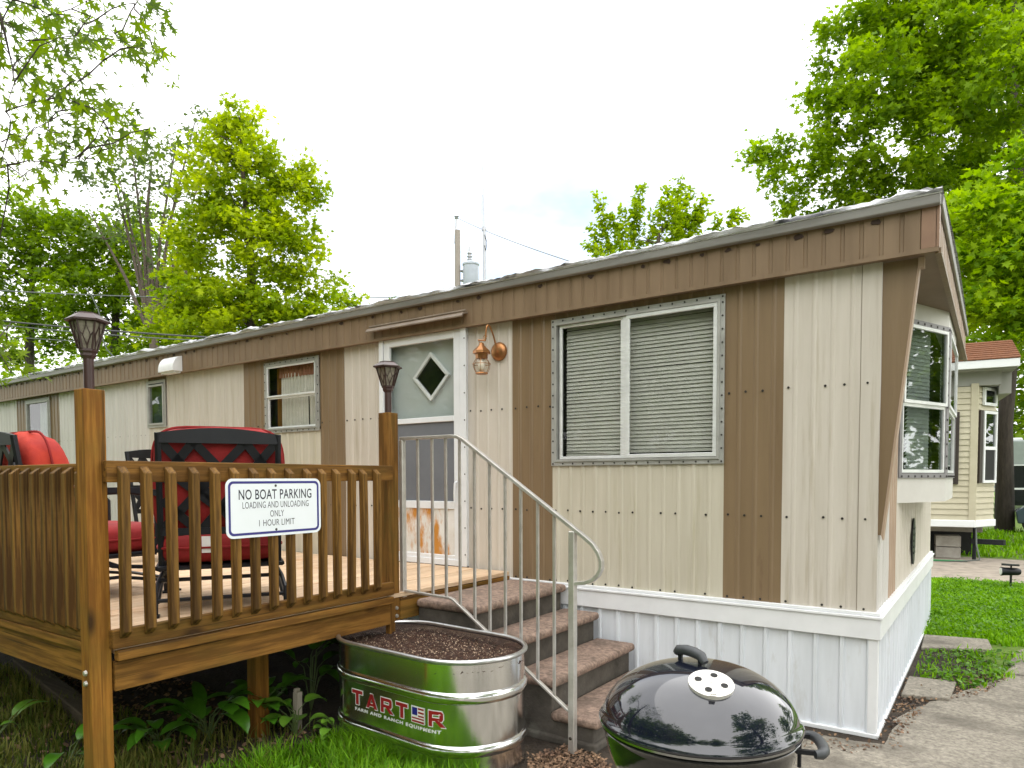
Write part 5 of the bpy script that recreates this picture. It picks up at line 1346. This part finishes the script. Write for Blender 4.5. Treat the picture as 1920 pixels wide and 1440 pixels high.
# yellow-green tree behind the home
gb = ground_of(470, 17)
make_tree('shade_tree', 'bright yellow-green tree rising behind the roof left of the door', 'tree', gb,
          [(gb, .17), (tuple(at(475, 640, 17)), .14), (tuple(at(470, 480, 17)), .10), (tuple(at(456, 330, 17)), .055), (tuple(at(450, 215, 17)), .015)],
          B([(450, 225, .55), (440, 262, .65), (485, 285, .6), (405, 300, .7), (455, 330, .85), (530, 320, .6), (390, 370, .75), (470, 400, 1.0), (555, 320, .35), (545, 385, .7), (575, 355, .35), (350, 440, .5), (400, 455, .95), (500, 470, 1.0), (575, 450, .6),
             (350, 520, .65), (420, 540, 1.05), (520, 550, 1.05), (590, 530, .6), (330, 575, .6), (380, 610, .95), (470, 620, 1.1), (560, 620, .9), (620, 600, .5), (310, 640, .6), (640, 560, .25), (655, 620, .4), (430, 700, 1.2), (550, 700, 1)], 17),
          None, T_MAPLE, .125, 85, LEAF_LIME, seed=3, dens=2.6, crad=.34)
# upright shoots behind the roof
gb = ground_of(1230, 16)
sh = []
for x0_, y0_, x1_, y1_, n_ in ((1150, 490, 1124, 372, 13), (1165, 480, 1170, 392, 8), (1180, 485, 1203, 352, 15), (1215, 485, 1228, 400, 9), (1230, 480, 1256, 355, 14), (1245, 480, 1276, 338, 17), (1262, 480, 1290, 352, 13), (1275, 480, 1322, 372, 13),
                              (1295, 470, 1305, 395, 8), (1330, 470, 1345, 410, 7), (1350, 470, 1378, 392, 9), (1140, 490, 1102, 462, 6), (1150, 500, 1110, 430, 8), (1200, 490, 1190, 380, 10), (1270, 480, 1262, 380, 10), (1180, 500, 1150, 400, 10), (1240, 490, 1300, 400, 10), (1355, 480, 1390, 415, 6)):
    sh.append((tuple(at(x0_, y0_, 16+rnd.uniform(-.5, .5))), tuple(at(x1_, y1_, 16+rnd.uniform(-.5, .5))), int(n_*2.1)))
make_tree('shade_tree', 'feathery upright tree top showing over the roof above the large window', 'tree', gb,
          [(gb, .15), (tuple(at(1230, 560, 16)), .10), (tuple(at(1235, 440, 16)), .04)],
          B([(1200, 500, .45), (1265, 480, .45), (1160, 520, .5), (1310, 500, .4), (1240, 560, .9), (1340, 500, .35), (1130, 510, .3)], 16), None, T_OVAL, .105, 17, LEAF_TOP, seed=5, dens=1.2, crad=.13, lines=sh)
# big maple at the right
gb = ground_of(1886, 19.5)
make_tree('maple_tree', 'large spreading green maple leaning over the right end of the home', 'tree', gb,
          [(gb, .25), (tuple(at(1884, 800, 19.3)), .19), (tuple(at(1900, 600, 19)), .18), (tuple(at(1906, 300, 19)), .19), (tuple(at(1896, 60, 19)), .18), (tuple(at(1880, -250, 19)), .10)],
          B([(1960, -150, 2.4), (1840, -90, 1.8), (1700, -40, 1.4), (1900, 40, 1.9, 1.5), (1780, 60, 1.5, -1), (1670, 60, 1.1), (1610, 40, .7), (1850, 170, 1.6, -1.6), (1740, 170, 1.4), (1640, 150, 1.1, -1), (1570, 120, .55), (1590, 215, .9), (1680, 260, 1.2, -1), (1790, 270, 1.4, 1), (1870, 300, 1.2, 1.5), (1570, 290, .75),
             (1500, 285, .5), (1450, 282, .38), (1415, 290, .25), (1460, 330, .35), (1530, 345, .55), (1620, 340, .9), (1700, 370, .9), (1500, 380, .4), (1580, 400, .6), (1540, 170, .3), (1560, 60, .3), (1780, 370, 1.0, 1), (1800, 405, .9), (1850, 420, 1.1), (1905, 440, 1.2), (1890, 520, 1.1), (1840, 560, .9), (2060, 60, 2.2), (2080, 330, 2.0), (2050, 560, 1.6), (1960, 420, 1.4, 1)], 19),
          None, T_MAPLE, .15, 80, LEAF_MAPLE, bark=BARKD, seed=8, dens=2.7, crad=.42)
# nearer maple branch at the right
gb = ground_of(2150, 14)
make_tree('maple_tree', 'nearer maple with bright drooping leaves beside the roof corner at the right edge', 'tree', gb,
          [(gb, .25), (tuple(at(2140, 700, 14)), .22), (tuple(at(2100, 450, 14)), .17), (tuple(at(2050, 250, 14)), .08)],
          B([(1850, 430, .7), (1800, 400, .4), (1900, 370, .9), (1960, 320, .9), (1830, 500, .55), (1900, 480, .9), (1850, 560, .6), (1900, 580, .8), (1960, 560, .9), (1915, 270, .45), (1800, 470, .3), (1815, 560, .35), (2050, 480, 1.3), (2050, 330, 1.2), (1960, 450, 1.0), (1870, 610, .5), (1910, 620, .5), (1880, 520, .7), (1920, 430, .7), (1860, 380, .5)], 14),
          None, T_MAPLE, .15, 52, leafmat('bright_maple_leaf', (.12, .24, .006), (.35, .50, .010)), bark=BARK, seed=9, dens=2.6, crad=.38)
# dark trees at the left
DARKS = (('dense deep green tree at the left edge behind the far end of the home', 55, 27, [(40, 420, 1.1), (90, 455, 1.3), (10, 470, 1.4), (120, 520, 1.4), (50, 540, 1.7), (-40, 540, 1.6), (100, 600, 1.3), (20, 620, 1.5), (140, 450, .9), (150, 620, 1), (-60, 420, 1.5), (20, 395, 1.0), (70, 400, .9), (100, 415, .8)], 12),
         ('dense deep green tree behind the left lantern', 215, 26, [(170, 470, 1.0), (215, 520, 1.3), (160, 560, 1.3), (250, 560, 1.3), (200, 610, 1.4), (290, 600, 1.2), (130, 500, .8), (270, 650, 1.2), (240, 470, .9), (175, 425, 1.1), (225, 430, 1.0), (285, 480, 1.2), (305, 540, 1.2), (130, 440, 1.0), (260, 400, .7)], 13),
         ('green tree half hidden behind the yellow-green tree', 360, 25, [(330, 560, 1.1), (380, 580, 1.2), (310, 620, 1.2), (400, 640, 1.3), (340, 660, 1.2), (620, 640, .8), (560, 660, 1.0), (480, 660, 1.3)], 14))
for lb, px, w, bl, sd in DARKS:
    gb = ground_of(px, w)
    make_tree('shade_tree', lb, 'tree', gb, [(gb, .22), (tuple(at(px, 640, w)), .16), (tuple(at(px+6, 520, w)), .09), (tuple(at(px, 430, w)), .03)] if px < 300 else [(gb, .2), (tuple(at(px, 680, w)), .15), (tuple(at(px, 600, w)), .07)],
              B(bl, w), None, T_MAPLE, .19, 46, LEAF_DARK, bark=BARKD, seed=sd, dens=1.9, crad=.55)
# wispy thin-stemmed tree
gb = ground_of(285, 23)
STEMS = []
for x0_, x1_, y1_, x2_, y2_ in ((285, 250, 480, 205, 300), (284, 268, 450, 245, 260), (287, 300, 450, 330, 270), (289, 330, 480, 380, 320), (286, 235, 520, 170, 400), (288, 318, 420, 365, 230), (283, 262, 500, 225, 340), (289, 345, 520, 400, 380)):
    STEMS.append([(tuple(at(x0_, 640, 23)), .07), (tuple(at(x1_, y1_, 23)), .05), (tuple(at(x2_, y2_, 23)), .015)])
wt = make_tree('thin_tree', 'wispy grey-stemmed tree with sparse foliage left of the yellow-green tree', 'tree', gb,
          [(gb, .16), (tuple(at(288, 640, 23)), .13), (tuple(at(283, 520, 23)), .10), (tuple(at(275, 400, 23)), .06), (tuple(at(285, 300, 23)), .02)],
          B([(285, 310, .9), (230, 290, .8), (340, 280, .8), (375, 250, .6), (390, 225, .3), (330, 350, .9), (230, 380, .9), (190, 330, .6), (280, 420, 1.0), (350, 430, .8), (400, 300, .5), (200, 430, .7), (310, 500, .8)], 23),
          None, T_OVAL, .14, 22, LEAF_GREY, bark=BARK, seed=15, dens=3.0, crad=.5, limb_k=.9, stems=STEMS)
# overhanging maple boughs, upper left
gb = (-6.6, -.9, 0)
CL = [(12, 12), (30, 30), (75, 8), (82, 22), (92, 38), (105, 48), (120, 55), (132, 62), (146, 70), (155, 82), (60, 30), (70, 70), (80, 82), (175, 30), (188, 45), (200, 15), (215, 40), (228, 55), (236, 30), (170, 62), (178, 70), (262, 70), (270, 90), (250, 95), (262, 112), (280, 128), (285, 10), (298, 25), (240, 5),
      (15, 60), (28, 70), (30, 130), (42, 138), (36, 120), (105, 88), (112, 98), (72, 105), (105, 135), (70, 172), (82, 180), (98, 195), (110, 205), (118, 212), (60, 190), (140, 180), (150, 172), (160, 190), (20, 195), (8, 215), (170, 215), (182, 222), (190, 235), (205, 240), (216, 228), (232, 214), (255, 205), (272, 216), (225, 250), (250, 255), (270, 268),
      (5, 290), (12, 300), (30, 325), (62, 340), (70, 320), (130, 300), (120, 285), (150, 270), (165, 285), (178, 315), (160, 312), (100, 270), (90, 260), (60, 275), (45, 255), (25, 262), (10, 250), (195, 295), (140, 262),
      (8, 640), (25, 655), (35, 668), (15, 690), (3, 610), (20, 625)]
lines = [(tuple(at(x, y, 5.3+rnd.uniform(-.9, 1.1))), tuple(at(x+rnd.uniform(-8, 8), y+rnd.uniform(2, 14), 5.3)), 1) for x, y in CL]
make_tree('maple_tree', 'overhanging silver maple boughs with jagged leaves in the upper left corner', 'tree', gb,
          [(gb, .30), ((-6.5, -.8, 2.0), .26), ((-6.3, -.3, 3.6), .20), ((-6.0, .3, 5.2), .12), ((-5.8, .8, 6.6), .05)],
          [((-6.6, -1.2, 6.0), 1.5), ((-7.8, .0, 5.6), 1.4), ((-6.4, -2.4, 5.2), 1.5), ((-5.4, -2.2, 6.6), 1.6), ((-7.2, -.8, 7.4), 1.8), ((-6, -1.6, 8.4), 1.5)], dict(droop=.8, upb=.28), T_SIL, .090, 13, LEAF_FG, bark=BARKD, seed=17, dens=1.0, crad=.19, lines=lines, limb_k=.5)
def wood_band(name, label, spans, n, size, mat, seed):
    g = np.random.default_rng(seed); P = []
    for px0, px1, py0, py1, w0, w1 in spans:
        for k in range(n):
            x = g.uniform(px0, px1); w = g.uniform(w0, w1)
            topv = py0+(py1-py0)*.25*(.5+.5*math.sin(x*.021+seed)+.4*math.sin(x*.057))
            P.append(tuple(at(x, g.uniform(topv, py1), w)))
    o = leaves(name, np.array(P), size, T_MAPLE, mat, None, droop=.4, upb=.8, seed=seed)
    return tag(o, label, 'woodland', kind='stuff')
wood_band('distant_wood', 'distant wood filling the gaps between the left trees', [(-400, 760, 545, 905, 36, 48)], 17000, .34, LEAF_DARK, 41)
wood_band('distant_wood', 'distant wood behind the cream park home and the camper', [(1640, 2300, 330, 905, 30, 40)], 24000, .34, LEAF_DARK, 42)
# trees across the lane, mirrored in the lid and the windows
tm = make_tree('lane_tree', 'tree across the lane, mirrored in the black grill lid', 'tree', (0, -16, 0), [((0, -16, 0), .3), ((0, -16, 3), .24), ((.2, -16, 6), .12), ((.1, -16, 8.5), .03)],
          [((0, -16, 5.5), 2.4), ((-1.8, -16, 4.4), 2.0), ((1.8, -15.6, 4.6), 2.0), ((.3, -16, 7.6), 1.9), ((-.6, -17, 6.6), 1.8), ((1, -16.6, 6.4), 1.8), ((0, -15.2, 3.0), 1.8), ((-2.2, -16, 2.6), 1.5), ((2.2, -16, 2.4), 1.5), ((0, -16, 1.4), 1.4)], None, T_OVAL, .36, 40, LEAF_DARK, bark=BARKD, seed=31, dens=.7, crad=.8, group='trees across the lane')
for x, y, s, rz in ((-7, -12, 1.1, 1), (-11, -7, 1.15, 2), (-16, -3, 1.3, 3), (5, -15, .7, 4), (11, -11, 1.0, 5), (15, -2, 1.1, 2.2), (-4, -19, 1.5, .5), (-15, -12, 1.5, 2.7), (9, -19, 1.2, .1), (-3.2, -9.5, 1.25, 3.9), (1.5, -12.5, 1.0, 2.9), (-9.5, -10, 1.45, .7), (7.5, -9, .75, 1.1),
                    (14, 17, 1.0, 1.4), (11, 25, 1.1, 3.3), (9.5, 2.4, 1.5, 4.4), (23, 30, 1.4, 5.1), (-22, -9, 1.5, 1.9)):
    c = copy_tree(tm); c.location = (x, y, 0); c.rotation_euler.z = rz; c.scale = (s, s, s)
